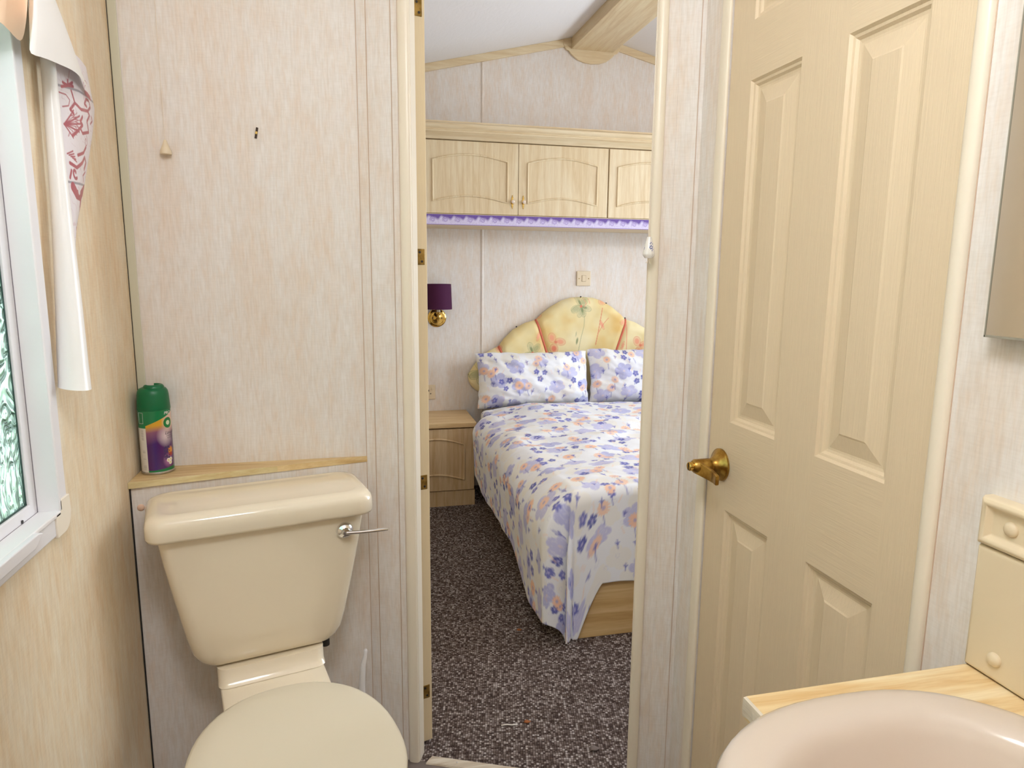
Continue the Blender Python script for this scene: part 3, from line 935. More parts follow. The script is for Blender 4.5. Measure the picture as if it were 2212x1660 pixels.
# nozzle hood on the cap
hood = []
vx, vy = math.cos(view+0.75), math.sin(view+0.75)
for q in range(7):
    a = PI*q/6
    hood.append((math.cos(a)*0.0155, math.sin(a)))
rings = []
for rr, hh in ((0.0215, 0.190), (0.0215, 0.1945), (0.0195, 0.1985), (0.0165, 0.2005), (0.0135, 0.2003), (0.0115, 0.1965)):
    rings.append([(0.004*vx+rr*math.cos(a+view+0.75), 0.004*vy+rr*math.sin(a+view+0.75), hh) for a in np.linspace(-2.3, 2.3, 30)])
MB().loft(rings, False, False, closed=False).build('nozzle_hood', M_DKGREEN, capp, smooth=True)
MB().lathe([(0.0115, 0.1938), (0.0115, 0.1945), (0.0, 0.1945)], 24, lambda a, b, c: (a+0.004*vx, b+0.004*vy, c)).build('nozzle_well', mat('cap_green_dark', lin(4, 70, 44), 0.5), capp)

def text_mesh(body, size, shear=0.0):
    cu = bpy.data.curves.new('text', 'FONT')
    cu.body = body
    cu.size = size
    cu.shear = shear
    cu.resolution_u = 3
    ob = bpy.data.objects.new('text', cu)
    COL.objects.link(ob)
    dg = bpy.context.evaluated_depsgraph_get()
    me = bpy.data.meshes.new_from_object(ob.evaluated_get(dg))
    bpy.data.objects.remove(ob)
    vs = [tuple(v.co) for v in me.vertices]
    fs = [tuple(p.vertices) for p in me.polygons]
    bpy.data.meshes.remove(me)
    return vs, fs
def can_text(body, size, s0, z0, m, name='printed_text', shear=0.0):
    vs, fs = text_mesh(body, size, shear)
    out = []
    for x, y, z in vs:
        a = view+(s0+x)/CR
        out.append(((CR+0.0002)*math.cos(a), (CR+0.0002)*math.sin(a), z0+y))
    MB().add(out, fs).build(name, m, can)
can_text('PRO', 0.0098, 0.0195, 0.1345, M_TEXT_W, shear=0.2)
can_text('Lavender', 0.0105, 0.0185, 0.0895, M_TEXT_D, shear=0.35)
can_text('Chamomile', 0.0048, 0.0205, 0.0845, M_TEXT_D)
can_text('& Dreams', 0.0048, 0.0245, 0.0795, M_TEXT_D)
# round emblem
def can_disc(s0, z0, r0, r1, m, name, off):
    vs, fs = [], []
    n = 28
    for k in range(n):
        q = 2*PI*k/n
        for r in (r0, r1):
            a = view+(s0+r*math.cos(q))/CR
            vs.append(((CR+off)*math.cos(a), (CR+off)*math.sin(a), z0+r*math.sin(q)*1.05))
    for k in range(n):
        j = (k+1) % n
        fs.append((2*k, 2*k+1, 2*j+1, 2*j))
    MB().add(vs, fs).build(name, m, can)
can_disc(0.0285, 0.1155, 0.005, 0.0115, mat('emblem_green', lin(20, 124, 60), 0.35), 'emblem_ring', 0.00025)
can_disc(0.0285, 0.1155, 0.0005, 0.005, mat('emblem_pale', lin(220, 226, 196), 0.4), 'emblem_centre', 0.0002)
# thin label outlines
for (s0, s1, z0, z1) in ((-0.0385, -0.0255, 0.117, 0.141),):
    pts = []
    for (a_, b_) in ((s0, z0), (s1, z0), (s1, z1), (s0, z1)):
        pts.append((a_, b_))
    path = []
    for k in range(4):
        p, q = pts[k], pts[(k+1) % 4]
        for i in range(6):
            a = view+(p[0]+(q[0]-p[0])*i/6)/CR
            path.append(((CR+0.0001)*math.cos(a), (CR+0.0001)*math.sin(a), p[1]+(q[1]-p[1])*i/6))
    MB().tube(path, 0.00025, 4, True).build('label_outline', M_TEXT_W, can)

# ------------------------------------------------------------------ wall odds and ends in the washroom
pc = thing('light_pull', 'cream bell shaped light pull hanging by the toilet wall', 'light pull', (-0.3805, 1.664, 1.5255))
MB().lathe([(0.0, 0.001), (0.0085, 0.0), (0.0115, 0.0), (0.012, 0.002), (0.0112, 0.008), (0.0088, 0.013), (0.0058, 0.020), (0.0036, 0.028), (0.0018, 0.030), (0.0, 0.030)], 28).build('bell', M_CREAMPL, pc, smooth='auto')
MB().tube([(0, 0, 0.029), (-0.0005, 0.0, 0.10), (-0.001, 0, 0.30), (-0.001, 0, zc(-0.38)-1.5255)], 0.0005, 6).build('cord', mat('pale_cord', lin(232, 220, 204), 0.8), pc)
hk = thing('hook_clip', 'small dark bronze clip left on the toilet wall', 'clip', (-0.1945, BY, 1.582))
import itertools
cl = MB()
def hkf(a, b, c):
    q = 0.19
    return (a*math.cos(q)+c*math.sin(q), b, -a*math.sin(q)+c*math.cos(q))
cl.box(-0.0024, 0.0024, -0.003, 0.0, -0.0125, 0.0115, hkf)
cl.build('plate', mat('dark_bronze', lin(52, 38, 28), 0.35, 0.6), hk, bevel=0.0008)
MB().box(-0.0026, 0.0026, -0.0042, -0.003, -0.0035, 0.0025, hkf).build('boss', M_HINGE, hk, bevel=0.0006)

pp = thing('porcelain_light_pull', 'white porcelain light pull with blue flower by the doorway', 'light pull', (0.6325, 1.372, 1.3125))
_pp0 = at_y(1401, 512, 1.372); _pp1 = at_y(1401, 558, 1.372)
pp.location = (_pp1[0], 1.372, _pp1[2])
_hh = _pp0[2]-_pp1[2]
MB().lathe([(0.0, 0.0), (0.008, 0.0), (0.0125, 0.006), (0.0128, 0.010), (0.0095, 0.026), (0.006, _hh-0.006), (0.0045, _hh), (0.0, _hh)], 28).build('bell', M_PORC, pp, smooth='auto')
MB().tube([(0, 0, _hh-0.002), (0, 0, zc(0.63)-_pp1[2])], 0.0008, 6).build('cord', MATS['pale_cord'], pp)
MB().tube([(0, 0, 0.0005), (-0.0015, 0, -0.006), (-0.004, -0.001, -0.009), (-0.006, -0.001, -0.0095)], 0.0011, 6).build('knot', MATS['pale_cord'], pp)
MB().tube([(0, 0, 0.0), (0.001, 0, -0.006), (0.003, -0.001, -0.012)], 0.0009, 6).build('tassel', MATS['pale_cord'], pp)
fw_ = MB()
va = math.atan2(-1.372, -_pp1[0])
def ppf(s_, z):
    rr = 0.0128+(0.0095-0.0128)*max(0, min(1, (z-0.010)/0.016)) if z < 0.026 else 0.0095-(z-0.026)*0.22
    a = va+s_/rr
    return ((rr+0.0002)*math.cos(a), (rr+0.0002)*math.sin(a), z)
for k in range(6):
    q = 2*PI*k/6+0.3
    cs, cz = 0.0045+0.0028*math.cos(q), 0.0225+0.0032*math.sin(q)
    fw_.add([ppf(cs+0.0013*math.cos(i*PI/3), cz+0.0015*math.sin(i*PI/3)) for i in range(6)], [tuple(range(6))])
for cs, cz in ((0.0068, 0.0155), (0.0072, 0.0295), (0.0025, 0.0300), (0.0088, 0.018), (0.0040, 0.0325), (-0.011, 0.0215), (-0.012, 0.019)):
    fw_.add([ppf(cs+0.001*math.cos(i*PI/3), cz+0.0013*math.sin(i*PI/3)) for i in range(6)], [tuple(range(6))])
fw_.build('flower_print', M_BLUE, pp)

# mirror
mr = thing('mirror', 'frameless wall mirror above the basin splashback', 'mirror', (RX-0.022, 0.30, 1.214))
MB().box(0.0, 0.005, -0.30, 0.335, 0.0, 0.62).build('glass', M_MIRROR, mr)
MB().box(-0.0006, 0.0056, -0.30, 0.3356, -0.0024, 0.0002).build('bottom_edge', M_MIRROR_E, mr)
MB().box(-0.0006, 0.0056, 0.3345, 0.3360, -0.0024, 0.62).build('side_edge', M_MIRROR_E, mr)
for y in (-0.2, 0.25):
    for z in (0.08, 0.54):
        MB().box(0.005, 0.022, y-0.02, y+0.02, z-0.02, z+0.02).build('standoff', M_WHITE, mr)

# splashback
M_SPLASH = mat('cream_splashback_plastic', lin(224, 208, 178), 0.34, spec=0.45)
SZ0, SZ1, SY1 = 0.8155, 1.028, 0.618
sb = thing('splashback', 'cream moulded splashback panel behind the basin', 'splashback', (RX, 0.10, 0.0))
def sf(x, y, z):
    return (x-RX, y-0.10, z)
def ringp(y0, y1, z0, z1, prof_):
    rings = []
    for ins, pr in prof_:
        rings.append([sf(RX-pr, y0+ins, z0+ins), sf(RX-pr, y1-ins, z0+ins), sf(RX-pr, y1-ins, z1-ins), sf(RX-pr, y0+ins, z1-ins)])
    return MB().loft(rings, True, True)
ringp(-0.20, SY1, SZ0, 0.9685, [(0, 0.0), (0.0, 0.012), (0.002, 0.0145), (0.006, 0.0155), (0.03, 0.0155)]).build('lower_plate', M_SPLASH, sb, bevel=0.0015)
ringp(-0.20, SY1+0.001, 0.9695, SZ1, [(0, 0.0), (0.0, 0.012), (0.002, 0.017), (0.006, 0.0195), (0.010, 0.0185), (0.0135, 0.013), (0.016, 0.0115)]).build('border', M_SPLASH, sb, bevel=0.0012)
for (y, z, pr) in ((0.5815, 0.9985, 0.0112), (0.578, 0.842, 0.0152), (0.05, 0.9985, 0.0112)):
    MB().lathe([(0.0085, 0.0), (0.0085, 0.002), (0.0072, 0.0042), (0.004, 0.0056), (0.0, 0.006)], 28, lambda a, b, c, y=y, z=z, pr=pr: sf(RX-pr-c, y+a, z+b)).build('screw_cap', M_SPLASH, sb, smooth='auto')
o = MB().box(RX-0.0105, RX-0.001, -0.2, SY1, 0.8142, 0.8153).build('trim_15', M_BLACK)
struct(o, 'dark joint line under the splashback', 'trim')

# vanity unit and worktop
CX = 0.418
va_ = thing('vanity_unit', 'beige wood vanity cabinet under the basin worktop', 'cabinet', (CX+0.022, 0.1, 0.0))
VW = RX-CX-0.024
for y0 in (-0.49, 0.470):
    MB().box(0.0, VW, y0, y0+0.018, 0.08, 0.785).build('side_panel', M_BEDSIDE, va_, bevel=0.001)
MB().box(0.0, VW, -0.472, 0.470, 0.08, 0.098).build('bottom_panel', M_BEDSIDE, va_)
MB().box(0.0, 0.016, -0.472, 0.470, 0.675, 0.693).build('top_rail', M_BEDSIDE, va_)
MB().box(0.03, VW, -0.48, 0.48, 0.0, 0.08).build('plinth', M_BEDSIDE, va_)
for y0 in (-0.49, 0.0):
    dd = MB().box(-0.016, 0.0, y0, y0+0.484, 0.09, 0.69).build('door', M_BEDSIDE, va_, bevel=0.003)
    MB().lathe([(0.006, 0.0), (0.005, 0.008), (0.011, 0.016), (0.009, 0.022), (0.0, 0.024)], 18, lambda a, b, c, y0=y0: (-0.016-c, (0.03 if y0 == 0 else -0.03)+a, 0.6+b)).build('knob', M_GOLD, dd, smooth='auto')
# worktop: top laminate with a ragged worn front edge strip
wt = thing('worktop', 'pale wood laminate worktop around the basin', 'worktop', (0.0, 0.0, 0.0))
def basin_xy(g, q):
    c, s2 = math.cos(q), math.sin(q)
    ex = 2.5
    return (0.506+math.copysign(abs(c)**(2/ex), c)*((0.205 if c > 0 else 0.245)+g), 0.30+math.copysign(abs(s2)**(2/ex), s2)*(0.278+g))
cut = [p for p in (basin_xy(-0.012, q) for q in np.linspace(-PI, PI, 120)) if p[0] > CX]
slab = [(CX, 0.6155), (RX-0.0005, 0.6155), (RX-0.0005, -0.40), (CX, -0.40), (CX, cut[0][1])]+cut+[(CX, cut[-1][1])]
MB().prism(slab, lambda a, b: (a, b, 0.786), lambda a, b: (a, b, 0.814)).build('slab', M_WORKTOP, wt)
ed = []
rngw = random.Random(8)
ys_far = np.linspace(cut[-1][1]-0.004, 0.6155, 12)
ys_near = np.linspace(-0.4, cut[0][1]+0.004, 40)
M_EDGE = wood('worn_worktop_edge', lin(232, 222, 204), lin(216, 206, 190), lin(186, 176, 158), 'y', 2.2)
for y in list(ys_far):
    dz = 0.0022*math.sin(y*95)+0.0016*math.sin(y*210+1)+rngw.uniform(-0.0006, 0.0006)
    ed.append([(CX-0.0035, y, 0.8132), (CX+0.0005, y, 0.8140), (CX+0.0005, y, 0.789+dz), (CX-0.0030, y, 0.790+dz), (CX-0.0045+dz*0.3, y, 0.800)])
MB().loft(ed).build('front_edge_strip', M_EDGE, wt)
MB().box(CX-0.004, CX+0.0005, -0.4, ys_near[-1], 0.789, 0.814).build('front_edge_strip', M_EDGE, wt)

# basin
bs = thing('basin', 'ivory semi recessed wash basin set into the worktop', 'basin', (0.50, 0.30, 0.0))
def bring(g, z, n=72):
    pts = []
    for k in range(n):
        q = 2*PI*k/n
        c, s2 = math.cos(q), math.sin(q)
        ex = 2.5
        x = math.copysign(abs(c)**(2/ex), c)*((0.205 if c > 0 else 0.245)+g)
        y = math.copysign(abs(s2)**(2/ex), s2)*(0.278+g)
        pts.append((x+0.006, y, z))
    return pts
bsr = [bring(-0.13, 0.70), bring(-0.075, 0.74), bring(-0.03, 0.79), bring(-0.015, 0.813), bring(-0.002, 0.8155), bring(0.0, 0.818), bring(0.0005, 0.824), bring(-0.003, 0.831), bring(-0.010, 0.8355), bring(-0.020, 0.8375), bring(-0.034, 0.8365), bring(-0.044, 0.8335), bring(-0.052, 0.827), bring(-0.058, 0.815), bring(-0.064, 0.79), bring(-0.076, 0.755), bring(-0.10, 0.728), bring(-0.14, 0.712), bring(-0.185, 0.705)]
MB().loft(bsr).build('bowl', M_BASIN, bs, smooth=True)
MB().lathe([(0.0, 0.0), (0.021, 0.0), (0.021, 0.003), (0.012, 0.004), (0.0, 0.002)], 24, lambda a, b, c: (a, b, 0.7052+c)).build('drain', M_CHROME, bs, smooth='auto')

# ------------------------------------------------------------------ curled vinyl sheet by the window
vs_ = thing('vinyl_sheet', 'curled white vinyl sheet with red tile print by the washroom window', 'vinyl sheet', (LX, 1.30, 1.06))
def vl(p):
    return (p[0]-LX, p[1]-1.30, p[2]-1.06)
XR = LX+0.034
# roll
rings = []
ctrl = [(-150, 62, 12), (0, 88, 14), (130, 103, 15), (300, 118, 17), (500, 136, 21), (650, 148, 26), (780, 157, 30), (830, 161, 31.5), (838, 161.5, 32)]
for k, (y, xc, hw) in enumerate(ctrl):
    c = at_x(xc, y, XR)
    r = hw/FPX*float(np.dot(c-_cp, _fw))*0.97
    c = at_x(xc, y, LX+0.008+r)
    rings.append([vl((c[0]+r*math.cos(a), c[1]+r*math.sin(a), c[2]-0.004*math.cos(a))) for a in np.linspace(0, 2*PI*1.0, 40)])
MB().loft(rings, False, False, closed=False).build('roll', M_VINYL, vs_, smooth=True)
inner = [[(p[0]*1.0, p[1]*1.0, p[2]) for p in r] for r in rings]
# patterned face
nu, nv = 130, 330
tl, tr_, br_, bl = [at_x(*p, LX+0.010) for p in ((104, 60), (207, 205), (207, 560), (104, 560))]
y0p, y1p = tl[1]-0.01, at_x(207, 235, LX+0.010)[1]+0.004
z0p, z1p = at_x(165, 545, LX+0.010)[2], at_x(120, 90, LX+0.010)[2]
zc_ = at_x(207, 235, LX+0.010)[2]
yb_ = at_x(163, 545, LX+0.010)[1]
U, V = np.meshgrid(np.linspace(0, 1, nu), np.linspace(0, 1, nv), indexing='ij')
Zg = z1p+(z0p-z1p)*V
def right_edge(z):
    f_ = np.clip((zc_-z)/(zc_-z0p), 0, 1)
    return np.where(z > zc_, y1p-(z-zc_)*0.35, y1p+(yb_-y1p)*f_**1.15)
Yl = y0p+0.0*Zg+(1-V)*0.0
Yr = right_edge(Zg)
Yg = Yl+(Yr-Yl)*U
Xg = LX+0.005+0.010*np.sin(U*PI*0.9+0.3)+0.003*vnoise(Yg, Zg, 8.0, 2)
P = np.stack([Xg-LX, Yg-1.30, Zg-1.06], -1)
Cv = np.zeros(P.shape)
Cv[:] = lin(232, 226, 232)
RED = np.array(lin(176, 92, 104))
def blend(C, w, col):
    w = np.clip(w, 0, 1)[..., None]
    C[:] = C*(1-w)+np.array(col)*w
PXm = 0.00115        # metres per printed unit
gx, gz = (Yg-y1p), (Zg-zc_)
def stroke(pts, w, col=RED, a=0.95):
    d = np.full(gx.shape, 9.0)
    for (xa, za), (xb, zb) in zip(pts[:-1], pts[1:]):
        dx, dz = xb-xa, zb-za
        L2 = dx*dx+dz*dz+1e-12
        t_ = np.clip(((gx-xa)*dx+(gz-za)*dz)/L2, 0, 1)
        d = np.minimum(d, np.hypot(gx-xa-t_*dx, gz-za-t_*dz))
    blend(Cv, (w*1.08-d)/0.0008*a, col)
def spiral(cx, cz, r0, r1, a0, a1, w, n=26, col=RED):
    pts = [(cx+(r0+(r1-r0)*k/n)*math.cos(a0+(a1-a0)*k/n), cz+(r0+(r1-r0)*k/n)*math.sin(a0+(a1-a0)*k/n)) for k in range(n+1)]
    stroke(pts, w, col)
def mm(x, y):                         # photo pixel to pattern coordinates
    p = at_x(x, y, LX+0.010)
    return (p[1]-y1p, p[2]-zc_)
LINE = np.array(lin(196, 150, 160))
GROUT = np.array(lin(160, 156, 166))
stroke([mm(118, 182), mm(160, 196), mm(207, 222)], 0.0022, GROUT)
stroke([mm(140, 392), mm(200, 404)], 0.0022, GROUT)
# scrolls of the middle tile
stroke([mm(145, 196), mm(152, 222), mm(166, 236), mm(184, 240), mm(192, 232), mm(188, 218), mm(180, 214), mm(175, 224), mm(181, 230)], 0.0030)
stroke([mm(184, 240), mm(190, 250), mm(183, 262), mm(190, 286), mm(172, 288), mm(165, 276)], 0.0030)
stroke([mm(152, 222), mm(143, 236), mm(150, 245)], 0.0030)
stroke([mm(195, 252), mm(200, 262), mm(194, 268)], 0.0022)
stroke([mm(122, 198), mm(135, 204), mm(142, 216), mm(140, 228), mm(130, 230)], 0.0014)
for k in range(9):
    a = -1.1+k*0.27
    q0, q1 = mm(134, 268), mm(134+34*math.cos(a), 268+34*math.sin(a))
    stroke([q0, q1], 0.0010 if k % 2 else 0.0019)
    stroke([mm(134+20*math.cos(a), 268+20*math.sin(a)), mm(134+27*math.cos(a+0.22), 268+27*math.sin(a+0.22))], 0.0012)
stroke([mm(170, 252), mm(165, 262), mm(171, 270), mm(160, 282), mm(150, 292)], 0.0032)
spiral(*mm(183, 305), 0.002, 0.011, 0, 7.5, 0.0012)
stroke([mm(160, 335), mm(176, 330), mm(184, 318)], 0.0030)
stroke([mm(145, 352), mm(158, 362), mm(172, 352), mm(180, 340), mm(186, 352), mm(180, 366)], 0.0034)
spiral(*mm(155, 374), 0.003, 0.010, 0.5, 5.5, 0.0030)
stroke([mm(148, 368), mm(146, 384)], 0.003)
stroke([mm(185, 372), mm(176, 380), mm(180, 392)], 0.002)
for k in range(5):
    stroke([mm(140+3*k, 332+3*k), mm(150+2*k, 326+6*k)], 0.0016)
# top tile
stroke([mm(141, 152), mm(138, 184)], 0.0009)
for a in (-2.5, -1.57, -0.6, 0.2, 2.9):
    c0 = mm(138, 184)
    stroke([c0, mm(138+11*math.cos(a), 184+11*math.sin(a))], 0.0028)
spiral(*mm(186, 212), 0.030, 0.030, 1.2, 3.6, 0.0010)
spiral(*mm(186, 212), 0.022, 0.022, 1.2, 3.6, 0.0010)
stroke([mm(178, 200), mm(188, 206), mm(194, 212)], 0.005)
# lower tile
stroke([mm(152, 404), mm(160, 420), mm(172, 424), mm(186, 410)], 0.0085)
stroke([mm(174, 424), mm(178, 450)], 0.0070)
blend(Cv, (0.008-np.hypot(gx-mm(167, 412)[0], gz-mm(167, 412)[1]))/0.0008, lin(232, 226, 232))
for rr in (0.030, 0.040):
    spiral(*mm(190, 425), rr, rr, PI*0.95, PI*1.45, 0.0010)
for k in range(10):
    a = PI*0.95+k*0.17
    c0 = mm(190, 425)
    blend(Cv, (0.0012-np.hypot(gx-c0[0]-0.035*math.cos(a), gz-c0[1]-0.035*math.sin(a)))/0.0006, RED)
for (x, y) in ((166, 486), (162, 494), (170, 490)):
    c0 = mm(x, y)
    blend(Cv, (0.0045-np.hypot(gx-c0[0], gz-c0[1]))/0.0008, RED)
stroke([mm(163, 505), mm(166, 530)], 0.0025)
# fine outline scribble between the scrolls
sc1 = np.abs(vnoise(gx, gz, 70.0, 21, 1))
blend(Cv, np.clip((0.05-sc1)/0.03, 0, 1)*0.35, LINE)
link('printed_face', grid_mesh('printed_face', P, Cv), M_VPRINT, vs_)
# folded flap over the top
B = [(60, 0), (58, 40), (54, 78), (50, 96), (45, 117), (70, 121), (95, 131), (118, 141), (140, 149), (160, 162), (176, 180), (190, 205), (203, 228)]
nb = len(B)
Tp = at_x(58, -170, LX+0.040)
Tr = at_x(44, -170, LX+0.030)
rows = []
for v in np.linspace(0, 1, 14):
    row = []
    for k, (x, y) in enumerate(B):
        u = k/(nb-1)
        Xb = LX+0.030+0.024*math.sin(PI*min(1, u*1.1))-0.012*u
        b_ = at_x(x, y, Xb)
        t_ = Tp*(1-u)+Tr*u
        p = t_*(1-v)+b_*v
        p[0] += 0.016*math.sin(PI*u)*math.sin(PI*v*0.75)
        row.append(vl(p))
    rows.append(row)
MB().loft(rows, False, False, closed=False).build('fold', M_VINYL, vs_, smooth=True, subsurf=1)
# fold towards the window, light through the vinyl painted as peach
B2 = [(-70, -4), (-40, 20), (-15, 38), (8, 52), (28, 76), (46, 94), (52, 76), (57, 45), (60, 0)]
rows = []
for v in np.linspace(0, 1, 10):
    row = []
    for k, (x, y) in enumerate(B2):
        u = k/(len(B2)-1)
        b_ = at_x(x, y, LX+0.036-0.010*math.sin(PI*u))
        t_ = at_x(-70+130*u, -170, LX+0.040-0.012*math.sin(PI*u))
        row.append(vl(t_*(1-v)+b_*v))
    rows.append(row)
MB().loft(rows, False, False, closed=False).build('peach_fold', M_PEACH, vs_, smooth=True, subsurf=1)

# ------------------------------------------------------------------ added bathroom lamp (out of view, stands in for ceiling-bounced flash)
LMP = (0.02, 0.22)
lz = zc(LMP[0])-0.012
lp = thing('flash_stand_in', 'added round white lamp standing in for flash bounced off the washroom ceiling', 'lamp', (LMP[0], LMP[1], lz))
tilt = math.atan(0.2387)
lp.rotation_euler = (0, -tilt, 0)
MB().lathe([(0.0, 0.0), (0.19, 0.0), (0.195, -0.02), (0.185, -0.03), (0.0, -0.03)], 48).build('base', M_WHITE, lp, smooth='auto')
MB().lathe([(0.18, -0.03), (0.175, -0.045), (0.14, -0.062), (0.07, -0.070), (0.0, -0.072)], 48).build('diffuser', M_DIFF, lp, smooth='auto')
_ld = bpy.data.lights.new('flash_stand_in_light', 'POINT')
_ld.energy = BATH_FILL_W
_ld.shadow_soft_size = 0.15
_ld.color = (0.94, 0.97, 1.0)
la = bpy.data.objects.new('flash_stand_in_light', _ld)
COL.objects.link(la)
la.location = (LMP[0]+0.04, LMP[1], lz-0.25)

# ------------------------------------------------------------------ bedroom: overhead lockers
FY = 3.60
def arch_path(x0, x1, z0, z1, rise, y, n=14, inner=0.0):
    """closed moulding path: straight sides, top and bottom both arching upwards"""
    pts = []
    for k in range(n+1):
        q = k/n
        pts.append((x0+(x1-x0)*q, y, z0+rise*math.sin(PI*q)))
    for k in range(5):
        pts.append((x1, y, z0+(z1-z0)*(k+1)/6))
    for k in range(n+1):
        q = k/n
        pts.append((x1-(x1-x0)*q, y, z1+rise*math.sin(PI*q)))
    for k in range(5):
        pts.append((x0, y, z1-(z1-z0)*(k+1)/6))
    return pts

def drop_handle(parent, x, y, z):
    """brass filigree plate with a faceted knob; y is the door face, room is -y"""
    pl = MB()
    out = [(0.0, 0.036), (0.003, 0.031), (0.0018, 0.027), (0.0055, 0.022), (0.0035, 0.016), (0.0085, 0.008), (0.007, 0.0), (0.0085, -0.008), (0.0035, -0.016), (0.0055, -0.022), (0.0018, -0.027), (0.003, -0.031), (0.0, -0.036)]
    pts = out+[(-a, b) for a, b in out[::-1][1:-1]]
    pl.prism(pts, lambda a, b: (x+a, y, z+b), lambda a, b: (x+a, y-0.0022, z+b))
    h = pl.build('handle', M_GOLD, parent, bevel=0.0005)
    MB().lathe([(0.005, 0.0), (0.0035, 0.006), (0.004, 0.009), (0.0092, 0.014), (0.0100, 0.018), (0.008, 0.022), (0.0, 0.0245)], 10, lambda a, b, c: (x+a, y-0.002-c, z+b)).build('knob', M_KNOB, h)

def locker(x0, x1, label):
    t = thing('overhead_locker', label, 'locker', ((x0+x1)/2, WY, 1.528), 0, 'overhead lockers above the bed')
    ox = (x0+x1)/2
    g = lambda x, y, z: (x-ox, y-WY, z-1.528)
    b = MB()
    b.box(x0, x1, FY+0.018, WY-0.001, 1.560, 1.945, g)
    b.build('body', M_MAPLE, t)
    m = (x0+x1)/2
    for k, (a0, a1) in enumerate(((x0+0.001, m-0.0012), (m+0.0012, x1-0.0035))):
        d = MB().box(a0, a1, FY, FY+0.0175, 1.579, 1.941, g).build('door', M_MAPLE, t, bevel=0.002)
        pth = [g(*p) for p in arch_path(a0+0.050, a1-0.058 if k == 0 else a1-0.062, 1.640, 1.846, 0.030, FY+0.0005)]
        MB().tube(pth, 0.0068, 10, True, flat=0.8).build('moulding', M_MAPLE, d, smooth=True)
        hx = a1-0.031 if k == 0 else a0+0.026
        hp = g(hx, FY, 1.646)
        drop_handle(d, *hp)
    return t
locker(-0.474, 0.370, 'pale maple overhead locker unit beside the window wall')
locker(0.372, 1.378, 'pale maple overhead locker unit above the bedside and wall lamp')
locker(1.380, 2.386, 'pale maple overhead locker unit above the pillow by the doorway casing')
# bottom rail and cornice running along the lockers
o = MB().box(LX+0.002, 2.386, FY+0.004, WY-0.001, 1.520, 1.5595).build('pelmet_board', M_MAPLE_X, bevel=0.001)
tag(o, 'long pale maple pelmet board under the overhead lockers', 'board')
o2 = MB().box(LX+0.002, 2.386, FY-0.002, FY+0.004, 1.5600, 1.5770).build('top_strip', M_MAPLE_X, o, bevel=0.001)
# printed purple border on the board front
bx0, bx1, bz0, bz1 = LX+0.01, 2.38, 1.5205, 1.5735
nu, nv = 1500, 30
U, V = np.meshgrid(np.linspace(bx0, bx1, nu), np.linspace(bz0, bz1, nv), indexing='ij')
Hn = (V-bz0)/(bz1-bz0)
Cb = np.zeros(U.shape+(3,))
top = np.array(lin(112, 88, 164)); bot = np.array(lin(212, 204, 234))
per = 0.0655
ph = ((U-0.392)/per) % 1.0
wave = 0.66+0.15*np.sin(2*PI*ph+0.9*np.sin(2*PI*ph))
w = np.clip((Hn-wave)/0.28+0.5, 0, 1)[..., None]
Cb[:] = bot*(1-w)+top*w
cxp = (ph-0.45)*per; czp = (Hn-0.50)*0.053
rr = np.hypot(cxp, czp); aa = np.arctan2(czp, cxp)
a1_ = (aa+0.6) % (2*PI)
sp = np.minimum(np.abs(rr-(0.0035+0.0068*a1_/(2*PI))), np.where(a1_ < 4.4, np.abs(rr-(0.0103+0.0068*a1_/(2*PI))), 1.0))
Cb[:] = np.where(((sp < 0.0017) & (rr < 0.0165))[..., None], Cb*0.35+0.65*np.array(lin(140, 116, 186)), Cb)
inn = (rr < 0.0125) & (sp >= 0.0017)
Cb[:] = np.where(inn[..., None], Cb*0.4+np.array(lin(190, 178, 224))*0.6, Cb)
Cb[:] = np.where((Hn < 0.05)[..., None], np.array(lin(128, 104, 180)), Cb)
sn = vnoise(U, V, 300, 5, 1)[..., None]
Cb *= 1+0.10*sn
P = np.stack([U, np.full(U.shape, FY+0.0034), V], -1)
P[..., 1] = np.where(V > 1.5598, FY-0.0026, FY+0.0034)
P = np.stack([U, np.full(U.shape, FY-0.0035), V], -1)
link('border_paper', grid_mesh('border_paper', P, Cb), M_BORDER, o)
MB().box(LX+0.002, 2.386, FY-0.0032, FY+0.004, 1.5200, 1.5600).build('front_strip', M_MAPLE_X, o)
# cornice
cp = [(WY-0.001, 1.946), (FY+0.012, 1.946), (FY-0.002, 1.947), (FY-0.006, 1.951), (FY-0.012, 1.959), (FY-0.022, 1.967), (FY-0.036, 1.973), (FY-0.041, 1.977), (FY-0.041, 1.983), (FY-0.036, 1.986), (FY-0.037, 1.991), (FY-0.046, 1.997), (FY-0.050, 2.005), (FY-0.048, 2.014), (FY-0.040, 2.020), (FY-0.033, 2.022), (FY-0.033, 2.029), (FY+0.03, 2.031), (WY-0.001, 2.031)]
o = MB().prism(cp, lambda a, b: (LX+0.002, a, b), lambda a, b: (2.386, a, b)).build('cornice', M_MAPLE_X, smooth='auto')
tag(o, 'moulded pale maple cornice along the top of the overhead lockers', 'cornice')

